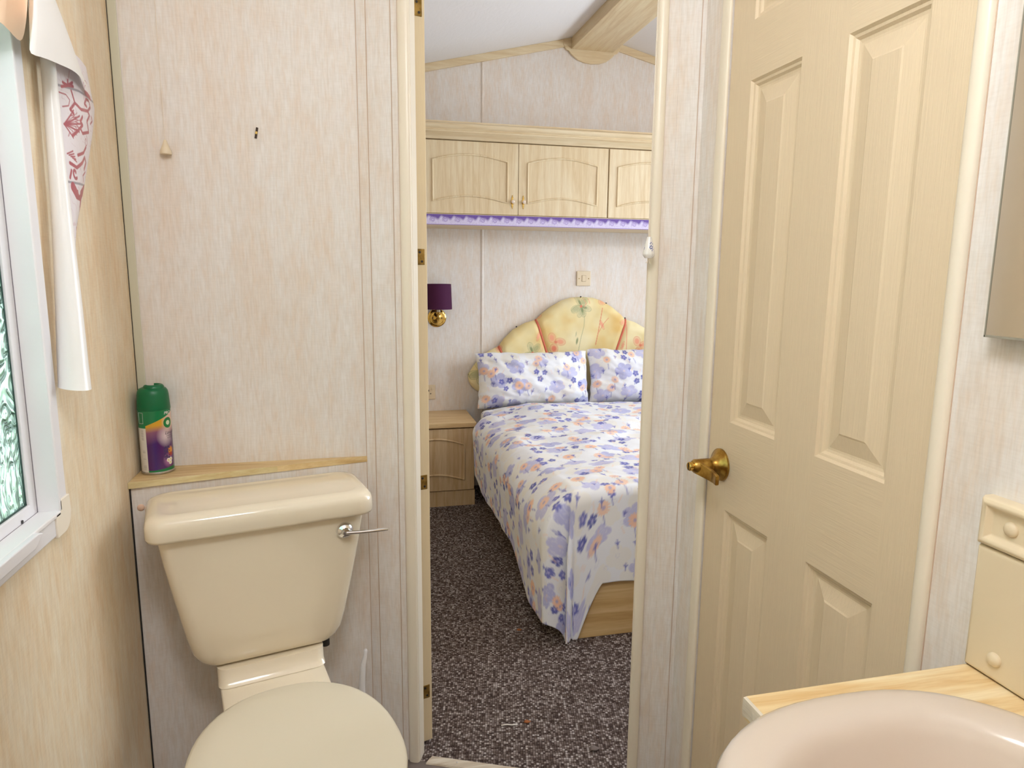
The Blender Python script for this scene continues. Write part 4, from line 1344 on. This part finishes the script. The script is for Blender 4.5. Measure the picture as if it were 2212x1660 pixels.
# ------------------------------------------------------------------ bedside cabinet
bc = thing('bedside_cabinet', 'pale maple bedside cabinet with arched panel door', 'bedside cabinet', (0.42, 3.74, 0.0))
g = lambda x, y, z: (x-0.42, y-3.74, z)
MB().box(0.205, 0.637, 3.595, WY-0.004, 0.088, 0.4445, g).build('body', M_BEDSIDE, bc)
MB().box(0.205, 0.640, 3.586, WY-0.004, 0.0, 0.087, g).build('plinth', M_BEDSIDE, bc, bevel=0.001)
MB().box(0.198, 0.646, 3.566, WY-0.002, 0.4465, 0.4735, g).build('top', M_BEDSIDE_T, bc, bevel=0.003)
bd = MB().box(0.207, 0.635, 3.577, 3.5945, 0.092, 0.4385, g).build('door', M_BEDSIDE, bc, bevel=0.002)
MB().tube([g(*p) for p in arch_path(0.262, 0.580, 0.150, 0.350, 0.034, 3.5765)], 0.0070, 10, True, flat=0.8).build('moulding', M_BEDSIDE, bd, smooth=True)
drop_handle(bd, *g(0.236, 3.577, 0.27))

# ------------------------------------------------------------------ wall fittings
ws = thing('wall_lamp', 'brass wall lamp with dark purple drum shade', 'wall lamp', (0.478, WY, 1.018))
MB().lathe([(0.0, 0.0), (0.052, 0.0), (0.053, 0.004), (0.047, 0.009), (0.040, 0.010), (0.036, 0.015), (0.018, 0.017), (0.012, 0.022), (0.0, 0.023)], 40, lambda a, b, c: (a, -c, b)).build('rose', M_GOLD, ws, smooth='auto')
MB().tube([(0, -0.02, 0), (0, -0.04, -0.012), (0, -0.062, -0.014), (0, -0.076, -0.002), (0, -0.08, 0.016), (0, -0.08, 0.03)], 0.0055, 12).build('arm', M_GOLD, ws, smooth='auto')
MB().lathe([(0.011, 0.026), (0.014, 0.030), (0.014, 0.036), (0.010, 0.038)], 20, lambda a, b, c: (a, -0.08+b, c)).build('cup', M_GOLD, ws, smooth='auto')
MB().lathe([(0.0105, 0.037), (0.0105, 0.10), (0.008, 0.10)], 20, lambda a, b, c: (a, -0.08+b, c)).build('candle_tube', M_CREAMPL, ws, smooth='auto')
for sx in (-0.026, 0.026):
    MB().lathe([(0.004, 0.0), (0.004, 0.001), (0.0, 0.001)], 10, lambda a, b, c, sx=sx: (sx+a, -0.0155-c, b)).build('screw', M_DARK, ws)
MB().lathe([(0.0762, 0.054), (0.0715, 0.194), (0.0705, 0.194), (0.0752, 0.054), (0.0762, 0.054)], 56, lambda a, b, c: (a, -0.08+b, c), False, False).build('shade', M_SHADE, ws, smooth='auto')

sw = thing('light_switch', 'cream light switch plate above the headboard', 'switch', (1.359, WY, 1.247))
MB().box(-0.0435, 0.0435, -0.0095, 0.0, -0.0435, 0.0435).build('plate', M_CREAMPL, sw, bevel=0.003)
MB().box(-0.013, 0.013, -0.0105, -0.0090, -0.019, 0.019).build('rocker_surround', mat('switch_gap', lin(176, 158, 128), 0.5), sw)
MB().box(-0.011, 0.011, -0.0125, -0.0095, -0.017, 0.017).build('rocker', M_CREAMPL, sw, bevel=0.001)
for sx in (-0.030, 0.030):
    MB().lathe([(0.0032, 0.0), (0.0032, 0.0006), (0.0, 0.0006)], 12, lambda a, b, c, sx=sx: (sx+a, -0.0095-c, b)).build('screw', M_HINGE, sw)

so = thing('wall_socket', 'cream double wall socket above the bedside cabinet', 'socket', (0.392, WY, 0.586))
MB().box(-0.073, 0.073, -0.009, 0.0, -0.043, 0.043).build('plate', M_CREAMPL, so, bevel=0.003)
for sx in (-0.034, 0.034):
    MB().box(sx-0.0025, sx+0.0025, -0.0093, -0.0088, 0.004, 0.014).build('slot', M_DARK, so)
    for hx in (-0.011, 0.011):
        MB().box(sx+hx-0.0035, sx+hx+0.0035, -0.0093, -0.0088, -0.012, -0.007).build('slot', M_DARK, so)
    MB().box(sx+0.014, sx+0.024, -0.0125, -0.0088, 0.012, 0.028).build('rocker', M_CREAMPL, so, bevel=0.001)

# ------------------------------------------------------------------ printed cotton
WHITE = np.array(lin(238, 240, 246))
LAV = np.array(lin(200, 200, 234)); LAV2 = np.array(lin(186, 188, 228))
BLU = np.array(lin(112, 116, 194)); BLU2 = np.array(lin(92, 98, 176))
ORG = np.array(lin(248, 204, 176)); YEL = np.array(lin(242, 232, 206)); PKL = np.array(lin(244, 208, 186))
def floral(u0, u1, v0, v1, nu, nv, seed, dens=1.0):
    """paint the bedding print on a regular cloth grid; returns (nu, nv, 3) linear colours"""
    rng = random.Random(seed)
    C = np.zeros((nu, nv, 3)); C[:] = WHITE
    us = np.linspace(u0, u1, nu); vs = np.linspace(v0, v1, nv)
    du, dv = us[1]-us[0], vs[1]-vs[0]
    aa = max(du, dv)*1.0
    area_ = (u1-u0)*(v1-v0)
    def win(cu, cv, r):
        i0, i1 = int((cu-r-u0)/du), int((cu+r-u0)/du)+2
        j0, j1 = int((cv-r-v0)/dv), int((cv+r-v0)/dv)+2
        i0, j0 = max(i0, 0), max(j0, 0)
        i1, j1 = min(i1, nu), min(j1, nv)
        if i1 <= i0 or j1 <= j0:
            return None
        return (slice(i0, i1), slice(j0, j1)), us[i0:i1, None]-cu, vs[None, j0:j1]-cv
    def put(sl, w, col):
        w = np.clip(w, 0, 1)[..., None]
        C[sl] = C[sl]*(1-w)+col*w
    def flower(cu, cv, R, n, a0, col, depth=0.45, alpha=1.0, streak=0.0, squash=1.0):
        k = win(cu, cv, R*1.1)
        if not k:
            return
        sl, du_, dv_ = k
        r = np.hypot(du_, dv_*squash); a = np.arctan2(dv_*squash, du_)
        lim = R*(1-depth+depth*np.abs(np.cos(n*0.5*(a-a0)))**0.6)
        w = (lim-r)/aa+0.5
        cc = col
        put(sl, np.clip(w, 0, 1)*alpha, cc)
        if streak:
            s_ = np.sin(a*n*7+3*np.sin(r/R*6))
            put(sl, (np.clip(w, 0, 1)*(s_ > 0.82))*streak, WHITE)
    def line(p, q, wd, col, alpha=0.9):
        cu, cv = (p[0]+q[0])/2, (p[1]+q[1])/2
        k = win(cu, cv, max(abs(p[0]-q[0]), abs(p[1]-q[1]))/2+wd*2)
        if not k:
            return
        sl, a_, b_ = k
        x0, y0, x1, y1 = p[0]-cu, p[1]-cv, q[0]-cu, q[1]-cv
        dx, dy = x1-x0, y1-y0
        t_ = np.clip(((a_-x0)*dx+(b_-y0)*dy)/(dx*dx+dy*dy+1e-12), 0, 1)
        d = np.hypot(a_-x0-t_*dx, b_-y0-t_*dy)
        put(sl, ((wd-d)/aa+0.5).clip(0, 1)*alpha, col)
    R_ = lambda: (rng.uniform(u0, u1), rng.uniform(v0, v1))
    # spread points out a little
    def spread(n, dmin):
        pts = []
        tries = 0
        while len(pts) < n and tries < n*14:
            tries += 1
            p = R_()
            if all((p[0]-q[0])**2+(p[1]-q[1])**2 > dmin*dmin for q in pts):
                pts.append(p)
        return pts
    for p in spread(int(70*area_*dens), 0.09):
        flower(*p, rng.uniform(0.03, 0.06), 4, rng.uniform(0, 6), YEL, 0.3, 0.28)
    for p in spread(int(48*area_*dens), 0.11):
        R = rng.uniform(0.040, 0.058)
        a0 = rng.uniform(0, 6)
        flower(*p, R, 5, a0, LAV if rng.random() < 0.6 else LAV2, 0.34, 0.95, 0.25, rng.uniform(1.0, 1.5))
        flower(p[0], p[1], R*0.14, 5, 0, np.array(lin(226, 214, 226)), 0.2, 0.8)
    for p in spread(int(34*area_*dens), 0.12):
        base = rng.uniform(-0.6, 0.6)
        for k in range(rng.choice((2, 3, 3))):
            a = base+k*2.1+rng.uniform(-0.3, 0.3)
            c = (p[0]+0.027*math.cos(a), p[1]+0.027*math.sin(a))
            flower(*c, rng.uniform(0.015, 0.0195), 5, rng.uniform(0, 6), BLU if rng.random() < 0.6 else BLU2, 0.42, 0.95, 0.3)
            flower(*c, 0.004, 5, 0, np.array(lin(196, 190, 226)), 0.1, 0.9)
    for p in spread(int(36*area_*dens), 0.12):
        for k in range(rng.choice((1, 2, 2, 3))):
            a = rng.uniform(0, 6.28)
            c = (p[0]+0.034*math.cos(a), p[1]+0.034*math.sin(a))
            flower(*c, rng.uniform(0.020, 0.027), 13, rng.uniform(0, 6), ORG if rng.random() < 0.75 else PKL, 0.42, 0.9)
            flower(*c, 0.0065, 6, 0, np.array(lin(190, 176, 206)), 0.1, 0.95)
            line((c[0], c[1]-0.026), (c[0]+0.006, c[1]-0.058), 0.0016, BLU, 0.85)
    for p in spread(int(120*area_*dens), 0.06):
        L = rng.uniform(0.018, 0.034); a = rng.uniform(-0.4, 0.4)-PI/2
        q = (p[0]+L*math.cos(a), p[1]+L*math.sin(a))
        line(p, q, 0.0018, BLU, 0.85)
        mid = (p[0]*0.45+q[0]*0.55, p[1]*0.45+q[1]*0.55)
        for sg in (-1, 1):
            line(mid, (mid[0]+0.010*math.cos(a+PI+0.7*sg), mid[1]+0.010*math.sin(a+PI+0.7*sg)), 0.0024, BLU, 0.85)
    for p in spread(int(150*area_*dens), 0.04):
        k = win(*p, 0.012)
        if k:
            sl, a_, b_ = k
            put(sl, (0.0022-np.abs(np.hypot(a_, b_)-0.0075))/aa*0.5, LAV2)
    for p in spread(int(90*area_*dens), 0.05):
        a = rng.uniform(1.0, 2.2)
        for j in range(4):
            q = (p[0]+0.007*j*math.cos(a), p[1]+0.007*j*math.sin(a))
            line(q, (q[0]+0.004, q[1]+0.004), 0.0011, ORG, 0.6)
    return C

# ------------------------------------------------------------------ bed
BXL, BXR, BYF, BYB = 0.722, 1.962, 2.118, 3.80
bed = thing('bed', 'double bed with pale maple boxed base', 'bed', ((BXL+BXR)/2, (BYF+BYB)/2, 0.0))
g = lambda x, y, z: (x-(BXL+BXR)/2, y-(BYF+BYB)/2, z)
MB().box(BXL, BXR, BYF, BYF+0.018, 0.0, 0.29, g).build('foot_board', wood('bed_base_maple', lin(222, 192, 140), lin(210, 176, 122), lin(196, 158, 104), 'x', 0.8), bed, bevel=0.002)
MB().box(BXL, BXL+0.018, BYF+0.018, BYB, 0.0, 0.29, g).build('side_board', M_MAPLE_X, bed)
MB().box(BXR-0.018, BXR, BYF+0.018, BYB, 0.0, 0.29, g).build('side_board', M_MAPLE_X, bed)
MB().box(BXL+0.018, BXR-0.018, BYF+0.018, BYB, 0.24, 0.29, g).build('deck', M_MAPLE_X, bed)
MB().box(BXL+0.012, BXR-0.012, BYF+0.03, BYB, 0.291, 0.485, g).build('mattress', M_WHITE, bed, bevel=0.03, seg=4)

# duvet: a cloth rectangle draped over the mattress
TZ = 0.545
OL, OF, ORR, OB = 0.435, 0.350, 0.40, 0.0
xL, xR, yF, yB = 0.725, 1.958, 2.125, 3.645
du = 0.0042
nu = int((xR-xL+OL+ORR)/du); nv = int((yB-yF+OF)/du)
A_, B_ = np.meshgrid(np.linspace(xL-OL, xR+ORR, nu), np.linspace(yF-OF, yB, nv), indexing='ij')
daL = np.maximum(0, xL-A_); daR = np.maximum(0, A_-xR); db = np.maximum(0, yF-B_)
da = daL+daR
sgn = np.where(daL > 0, -1.0, 1.0)
r = np.hypot(da, db)
phi = np.arctan2(db, da+1e-9)            # 0 = side, pi/2 = foot
wside = np.clip(1-phi/(PI/2), 0, 1)
sm = wside*wside*(3-2*wside)
# outward reach of the hanging cloth
reach = 0.032+0.094*np.where(phi < 0.36, 1.0, np.clip(1-(phi-0.36)/0.36, 0, 1))
reach = reach-np.where(daL > 0, 0.088, 0.0)*np.clip((B_-3.42)/0.12, 0, 1)
rho = np.maximum(reach, 0.02)
q = np.clip(r/(rho*PI/2), 0, 1)
out = rho*np.sin(q*PI/2)
down = rho*(1-np.cos(q*PI/2))+np.maximum(0, r-rho*PI/2)
# the duvet lies askew: its side hem drops lower near the foot corner, and the corner flap wraps the foot
down = down+np.clip(daL/OL, 0, 1)*0.105*np.clip((2.60-B_)/0.30, 0, 1)*np.clip(1-db/0.5, 0, 1)
_flap = np.where(daR > 0, 0.0, np.clip(1-(np.maximum(A_-xL, 0)-0.015)/0.085, 0, 1)**1.3)
down = down+np.maximum(0, 0.537*np.clip(db/OF, 0, 1)**1.0-down)*_flap*(db > 0)*np.clip(db/0.10, 0, 1)
# sides tuck back in towards the hem
hang = np.clip((down-0.12)/0.3, 0, 1)
out = out-0.012*hang*sm
# corner fold
cornr = np.clip(np.minimum(da, db)/0.12, 0, 1)
foldw = np.sin(phi*2)*cornr
out = out+0.030*foldw*np.sin(phi*7.0+1.2)*np.clip(down/0.2, 0, 1)
# soft pleats down the side and foot
along = np.where(phi < PI/4, B_, A_)
pleat = vnoise(along, np.zeros_like(along)+0.3, 5.5, 31, 2)
out = out+0.014*pleat*np.clip(down/0.12, 0, 1)*(1-cornr)
X_ = np.clip(A_, xL, xR)+sgn*out*np.cos(phi)*(r > 0)
Y_ = np.clip(B_, yF, yB)-out*np.sin(phi)*(r > 0)
puff = 0.020*vnoise(A_, B_, 3.2, 41, 2)+0.012*vnoise(A_*0.6+B_*0.3, B_*1.0-A_*0.25, 7.5, 51, 2)+0.006*vnoise(A_*0.5, B_+0.35*A_, 20.0, 61, 2)
crown = 0.022*np.clip(np.minimum(np.minimum(A_-xL, xR-A_), B_-yF)/0.22, -0.2, 1)
backdip = -0.030*np.clip((B_-3.45)/0.25, 0, 1)
ripple = 0.010*np.sin((B_+0.28*A_+0.05*vnoise(A_, B_, 4, 71))*34)*np.clip(1-np.abs(B_-2.95)/0.42, 0, 1)*np.clip((A_-0.95)/0.25, 0, 1)
topw = np.clip(1-down/0.15, 0, 1)
Z_d = TZ-down+(puff+crown+backdip+ripple)*topw
Z_d += 0.006*vnoise(A_, B_, 8, 81)*(1-topw)
# the left hem rises slightly beside the bedside cabinet
headlift = np.clip((B_-3.25)/0.4, 0, 1)*np.clip(daL/0.3, 0, 1)
Z_d += 0.085*headlift
X_ = X_+0.012*headlift
Z_d = np.maximum(Z_d, 0.006)
P = np.stack([X_, Y_, Z_d], -1)
org = np.array([(xL+xR)/2, (yF+yB)/2, 0.30])
Cd = floral(xL-OL, xR+ORR, yF-OF, yB, nu, nv, 7)
dm = grid_mesh('duvet', P-org, Cd)
duv = link('duvet', dm, M_FLORAL)
duv.location = org
s_ = duv.modifiers.new('thickness', 'SOLIDIFY')
s_.thickness = 0.008
s_.offset = -1
tag(duv, 'white duvet printed with lavender and orange flowers over the bed', 'duvet')

# pillows
def pillow(name, label, cx, cy, cz, w, h, thick, lean, rz, seed):
    n1, n2 = 190, 110
    U, V = np.meshgrid(np.linspace(-1, 1, n1), np.linspace(-1, 1, n2), indexing='ij')
    Cp = floral(0, w, 0, h, n1, n2, seed, 1.15)
    parts = []
    edge = (1-np.abs(U)**3.2)*(1-np.abs(V)**3.0)
    prof_ = thick*np.clip(edge, 0, 1)**0.55
    wr = 0.014*vnoise(U+seed, V, 2.2, seed, 2)+0.010*vnoise(U*0.8+V*0.5, V*0.4-U*0.3+seed, 6, seed+3, 2)
    xx = U*w/2*(1-0.035*(1-V*V)*np.abs(U))+0.006*vnoise(V*2, U*0+seed, 2.0, seed+5)
    zz = V*h/2*(1-0.07*(1-U*U)*np.abs(V)-0.05*np.abs(U)**6)+0.008*vnoise(U*2, V*0+seed, 2.2, seed+9)
    front = np.stack([xx, -prof_*0.62-wr*np.clip(edge*3, 0, 1), zz], -1)
    back = np.stack([xx, prof_*0.38, zz], -1)
    P = np.concatenate([front, back[::-1]], 0)
    C2 = np.concatenate([Cp, Cp[::-1]], 0)
    me = grid_mesh(name, P, C2, True)
    o = link(name, me, M_FLORAL)
    o.location = (cx, cy, cz)
    o.rotation_euler = (lean, 0, rz)
    return tag(o, label, 'pillow', 'pillows against the headboard')
pillow('pillow', 'floral pillow nearest the bedside cabinet leaning on the headboard', 1.013, 3.755, 0.672, 0.665, 0.33, 0.165, -0.24, 0.0, 12)
pillow('pillow', 'floral pillow on the far side of the bed from the bedside cabinet', 1.684, 3.757, 0.678, 0.668, 0.335, 0.165, -0.22, 0.0, 19)

# headboard
HC = 1.342
hbt = thing('headboard', 'padded yellow floral headboard with salmon piping', 'headboard', (HC, WY-0.002, 0.55))
# left half of the outline (dx from centre, z), right half mirrored
prof_h = [(0.0, 1.139), (0.07, 1.134), (0.125, 1.117), (0.19, 1.082), (0.245, 1.040), (0.283, 1.004), (0.35, 0.985), (0.42, 0.946), (0.475, 0.893), (0.505, 0.850), (0.56, 0.826), (0.61, 0.790), (0.650, 0.745), (0.676, 0.705), (0.688, 0.690)]
dxs = np.array([p[0] for p in prof_h]); zs_ = np.array([p[1] for p in prof_h])
nu, nv = 460, 190
U, V = np.meshgrid(np.linspace(-1, 1, nu), np.linspace(0, 1, nv), indexing='ij')
DXm = U*0.688
topz = np.interp(np.abs(DXm), dxs, zs_)
botz = np.where(np.abs(DXm) > 0.58, 0.574+0.112*(1-np.sqrt(np.clip(1-((np.abs(DXm)-0.58)/0.1081)**2, 0, 1))), 0.574)
Zh = botz+(topz-botz)*V
dist = np.minimum(np.minimum((topz-Zh)*0.85, (Zh-botz)), (0.688-np.abs(DXm)))
# piping seams: (dx at top, z top) -> (dx at bottom, z bottom)
SEAMS = [((0.283, 1.006), (0.195, 0.74)), ((0.505, 0.852), (0.44, 0.66))]
seamd = np.full(DXm.shape, 9.0)
for (a0, z0), (a1, z1) in SEAMS:
    dx, dz = a1-a0, z1-z0
    t_ = np.clip(((np.abs(DXm)-a0)*dx+(Zh-z0)*dz)/(dx*dx+dz*dz), 0, 1.6)
    seamd = np.minimum(seamd, np.hypot(np.abs(DXm)-a0-t_*dx, Zh-z0-t_*dz))
pad = 0.046*np.sqrt(np.clip(1-(1-np.clip(dist/0.05, 0, 1))**2, 0, 1))
pad = pad-0.016*np.clip(1-seamd/0.035, 0, 1)**2*np.clip(pad/0.03, 0, 1)
P = np.stack([DXm, -0.018-pad, Zh-0.55], -1)
# upholstery print
Ch = np.zeros(P.shape)
ya = np.array(lin(232, 214, 160)); yb2 = np.array(lin(224, 188, 118)); yc = np.array(lin(240, 228, 186))
n1 = vnoise(DXm, Zh, 9.0, 3, 3)[..., None]
n2 = vnoise(DXm+3, Zh, 22.0, 8, 2)[..., None]
Ch[:] = ya+(yb2-ya)*np.clip(n1*1.6, 0, 1)+(yc-ya)*np.clip(-n1*1.6, 0, 1)
Ch *= 1+0.05*n2
SAL = np.array(lin(222, 124, 100)); SAL2 = np.array(lin(236, 160, 132)); GRN = np.array(lin(150, 160, 116)); GRN2 = np.array(lin(112, 132, 90))
def hblob(cx, cz, rx, rz, rot, col, a=0.85, soft=0.25, edge_=None):
    c, s2 = math.cos(rot), math.sin(rot)
    x, z = DXm-cx, Zh-cz
    d = np.hypot((x*c+z*s2)/rx, (-x*s2+z*c)/rz)
    w = np.clip((1-d)/soft, 0, 1)[..., None]*a
    Ch[:] = Ch*(1-w)+col*w
    if edge_ is not None:
        w = np.clip(1-np.abs(d-0.95)/0.10, 0, 1)[..., None]*0.7
        Ch[:] = Ch*(1-w)+edge_*w
def hline(pts, wd, col, a=0.85):
    d = np.full(DXm.shape, 9.0)
    for (xa, za), (xb, zb) in zip(pts[:-1], pts[1:]):
        dx, dz = xb-xa, zb-za
        t_ = np.clip(((DXm-xa)*dx+(Zh-za)*dz)/(dx*dx+dz*dz+1e-12), 0, 1)
        d = np.minimum(d, np.hypot(DXm-xa-t_*dx, Zh-za-t_*dz))
    w = np.clip((wd-d)/0.0016+0.5, 0, 1)[..., None]*a
    Ch[:] = Ch*(1-w)+col*w
def hp(x, y):
    p = at_y(x, y, 3.858)
    return (p[0]-HC, p[2])
def green_flower(x, y, sc=1.0):
    c = hp(x, y)
    for k, a in enumerate((1.9, 0.9, -0.35, -1.25, -1.75, 3.5, -2.6)):
        rr = 0.036*sc
        hblob(c[0]+rr*math.cos(a), c[1]+rr*math.sin(a), 0.032*sc, 0.019*sc, a, GRN if k % 2 else np.array(lin(190, 190, 150)), 0.6, 0.5, GRN)
    for a in (1.9, -1.3, -0.3):
        hblob(c[0]+0.022*sc*math.cos(a), c[1]+0.022*sc*math.sin(a), 0.022*sc, 0.009*sc, a, GRN2, 0.75, 0.5)
    hblob(c[0], c[1], 0.009*sc, 0.009*sc, 0, SAL, 1.0, 0.3)
def red_flower(x, y, sc=1.0):
    c = hp(x, y)
    hblob(c[0]-0.018*sc, c[1]+0.022*sc, 0.024*sc, 0.031*sc, 0.3, SAL2, 0.9, 0.6, SAL)
    hblob(c[0]+0.034*sc, c[1]-0.002*sc, 0.034*sc, 0.023*sc, -0.2, SAL2, 0.9, 0.6, SAL)
    hblob(c[0]-0.004*sc, c[1]-0.042*sc, 0.026*sc, 0.030*sc, 0.2, SAL, 0.95, 0.6, np.array(lin(200, 96, 78)))
    hblob(c[0]+0.006*sc, c[1]-0.004*sc, 0.014*sc, 0.012*sc, 0, SAL, 0.9, 0.6)
green_flower(1255, 662)
hline([hp(1262, 684), hp(1261, 705), hp(1254, 732), hp(1247, 768)], 0.0016, np.array(lin(168, 172, 128)))
hblob(*hp(1246, 737), 0.008, 0.026, -0.15, GRN2, 0.8, 0.5)
hblob(*hp(1244, 722), 0.004, 0.02, -0.15, GRN, 0.6, 0.5)
red_flower(1198, 738)
green_flower(1150, 763, 1.0)
hblob(*hp(1163, 727), 0.011, 0.030, -0.35, SAL2, 0.85, 0.5, SAL)
hline([hp(1170, 735), hp(1172, 758)], 0.0018, SAL2)
hblob(*hp(1303, 653), 0.028, 0.018, 0.1, SAL2, 0.7, 0.5, SAL)
hline([hp(1301, 666), hp(1295, 700), hp(1291, 722), hp(1286, 745)], 0.0024, SAL)
hblob(*hp(1300, 702), 0.010, 0.032, 0.45, SAL2, 0.9, 0.5, SAL)
hline([hp(1293, 718), hp(1303, 700), hp(1314, 687)], 0.0016, SAL)
hblob(*hp(1346, 697), 0.022, 0.018, 0.2, SAL2, 0.7, 0.5, SAL)
hline([hp(1354, 702), hp(1352, 760)], 0.0028, SAL2)
hblob(*hp(1345, 747), 0.009, 0.028, -0.3, SAL2, 0.85, 0.5, SAL)
hline([hp(1338, 674), hp(1350, 686)], 0.002, SAL2)
red_flower(1381, 745, 1.0)
hline([hp(1273, 646), hp(1274, 656)], 0.002, SAL2)
hline([hp(1262, 646), hp(1266, 656), hp(1262, 664)], 0.0016, SAL2)
hblob(*hp(1165, 684), 0.024, 0.014, 0.6, SAL2, 0.8, 0.5, SAL)
hblob(*hp(1079, 754), 0.022, 0.016, 0.9, SAL2, 0.85, 0.5, SAL)
green_flower(1040, 803, 1.15)
red_flower(1420, 720); green_flower(1460, 750)
padm = link('padding', grid_mesh('padding', P, Ch), M_HEADFAB, hbt)
# back board
bpts = [(-0.668, 0.655)]+[(-a*0.985, z-0.006) for a, z in prof_h[::-1]]+[(a*0.985, z-0.006) for a, z in prof_h[1:]]+[(0.668, 0.655), (0.655, 0.62), (0.60, 0.58), (-0.60, 0.58), (-0.655, 0.62)]
MB().prism(bpts, lambda a, b: (a, 0.0, b-0.55), lambda a, b: (a, -0.020, b-0.55)).build('back_board', mat('headboard_cloth_edge', lin(222, 198, 142), 0.7), hbt)
for sg in (-1, 1):
    for (a0, z0), (a1, z1) in SEAMS:
        pts = []
        for k in range(15):
            q_ = k/14
            xx = sg*(a0+(a1-a0)*q_)
            zz = z0+(z1-z0)*q_-0.002
            i = int(round((xx/0.688+1)/2*(nu-1)))
            tz, bz = topz[i, 0], botz[i, 0]
            j = int(np.clip(round((zz-bz)/(tz-bz)*(nv-1)), 0, nv-1))
            yy = P[i, j, 1]
            pts.append((xx, min(yy, -0.022)-0.003, zz-0.55))
        MB().tube(pts, 0.0065, 8).build('piping', M_PIPING, hbt, smooth=True)
for (x, y) in ((1258, 642), (1313, 656), (1354, 688), (1118, 707), (1015, 811)):
    c = hp(x, y)
    MB().lathe([(0.0045, 0.0), (0.004, 0.003), (0.0, 0.004)], 12, lambda a, b, d, c=c: (c[0]+a, -0.030-d, c[1]-0.55+b)).build('stud', M_DARK, hbt)

# ------------------------------------------------------------------ bits on the carpet
p = [at_z(x, y, 0.003) for x, y in ((1083, 1568), (1095, 1566), (1106, 1567), (1118, 1566))]
o = MB().tube([tuple(c) for c in p], 0.0022, 6).build('thread', M_THREAD, smooth=True)
tag(o, 'short white thread lying on the brown carpet', 'thread')
rngb = random.Random(2)
for (x, y, sz, m, nm, lb, ct_) in ((1138, 1561, 0.012, M_CRUMB, 'leaf_crumb', 'orange brown leaf crumb beside the white thread', 'crumb'), (1121, 1362, 0.011, M_CRUMB, 'leaf_crumb', 'orange brown leaf crumb near the hanging duvet corner', 'crumb'), (1283, 1621, 0.016, M_FLUFF, 'fluff_ball', 'grey fluff ball on the carpet near the threshold strip', 'fluff')):
    c = at_z(x, y, 0.0)
    rings = []
    for k in range(6):
        zz = sz*0.42*k/5*(1 if nm == 'leaf_crumb' else 1.6)
        rr = sz*math.sin(PI*(0.12+0.84*k/5))*0.8
        rings.append([(rr*math.cos(a)*(1+0.35*math.sin(3*a+k)), rr*0.7*math.sin(a)*(1+0.3*math.cos(2*a+k)), zz) for a in np.linspace(0, 2*PI, 13)[:-1]])
    o = MB().loft(rings).build(nm, m, smooth=True)
    o.location = (c[0], c[1], 0.0)
    tag(o, lb, ct_)

# ------------------------------------------------------------------ added bedroom lamp under the far slope (out of view, brightens the bedroom)
PLX, PLY = 2.35, 2.05
bl_ = thing('added_pendant', 'added white pendant lamp brightening the bedroom from beyond the beam', 'lamp', (PLX, PLY, zc(PLX)-0.004))
MB().lathe([(0.0, 0.0), (0.045, 0.0), (0.045, -0.012), (0.02, -0.03), (0.0, -0.03)], 32).build('ceiling_rose', M_WHITE, bl_, smooth='auto')
MB().tube([(0, 0, -0.028), (0, 0, -0.25)], 0.003, 8).build('flex', M_WHITE, bl_)
MB().lathe([(0.0, -0.245), (0.018, -0.25), (0.018, -0.29), (0.0, -0.292)], 24).build('bulb_holder', M_WHITE, bl_, smooth='auto')
MB().lathe([(0.012, -0.29), (0.014, -0.30), (0.028, -0.33), (0.026, -0.35), (0.012, -0.363), (0.0, -0.366)], 24).build('bulb', M_DIFF, bl_, smooth='auto')
_pd = bpy.data.lights.new('added_pendant_light', 'POINT')
_pd.energy = BED_FILL_W
_pd.shadow_soft_size = 0.09
_pd.color = (0.97, 0.98, 1.0)
_po = bpy.data.objects.new('added_pendant_light', _pd)
COL.objects.link(_po)
_po.location = (PLX, PLY, zc(PLX)-0.48)
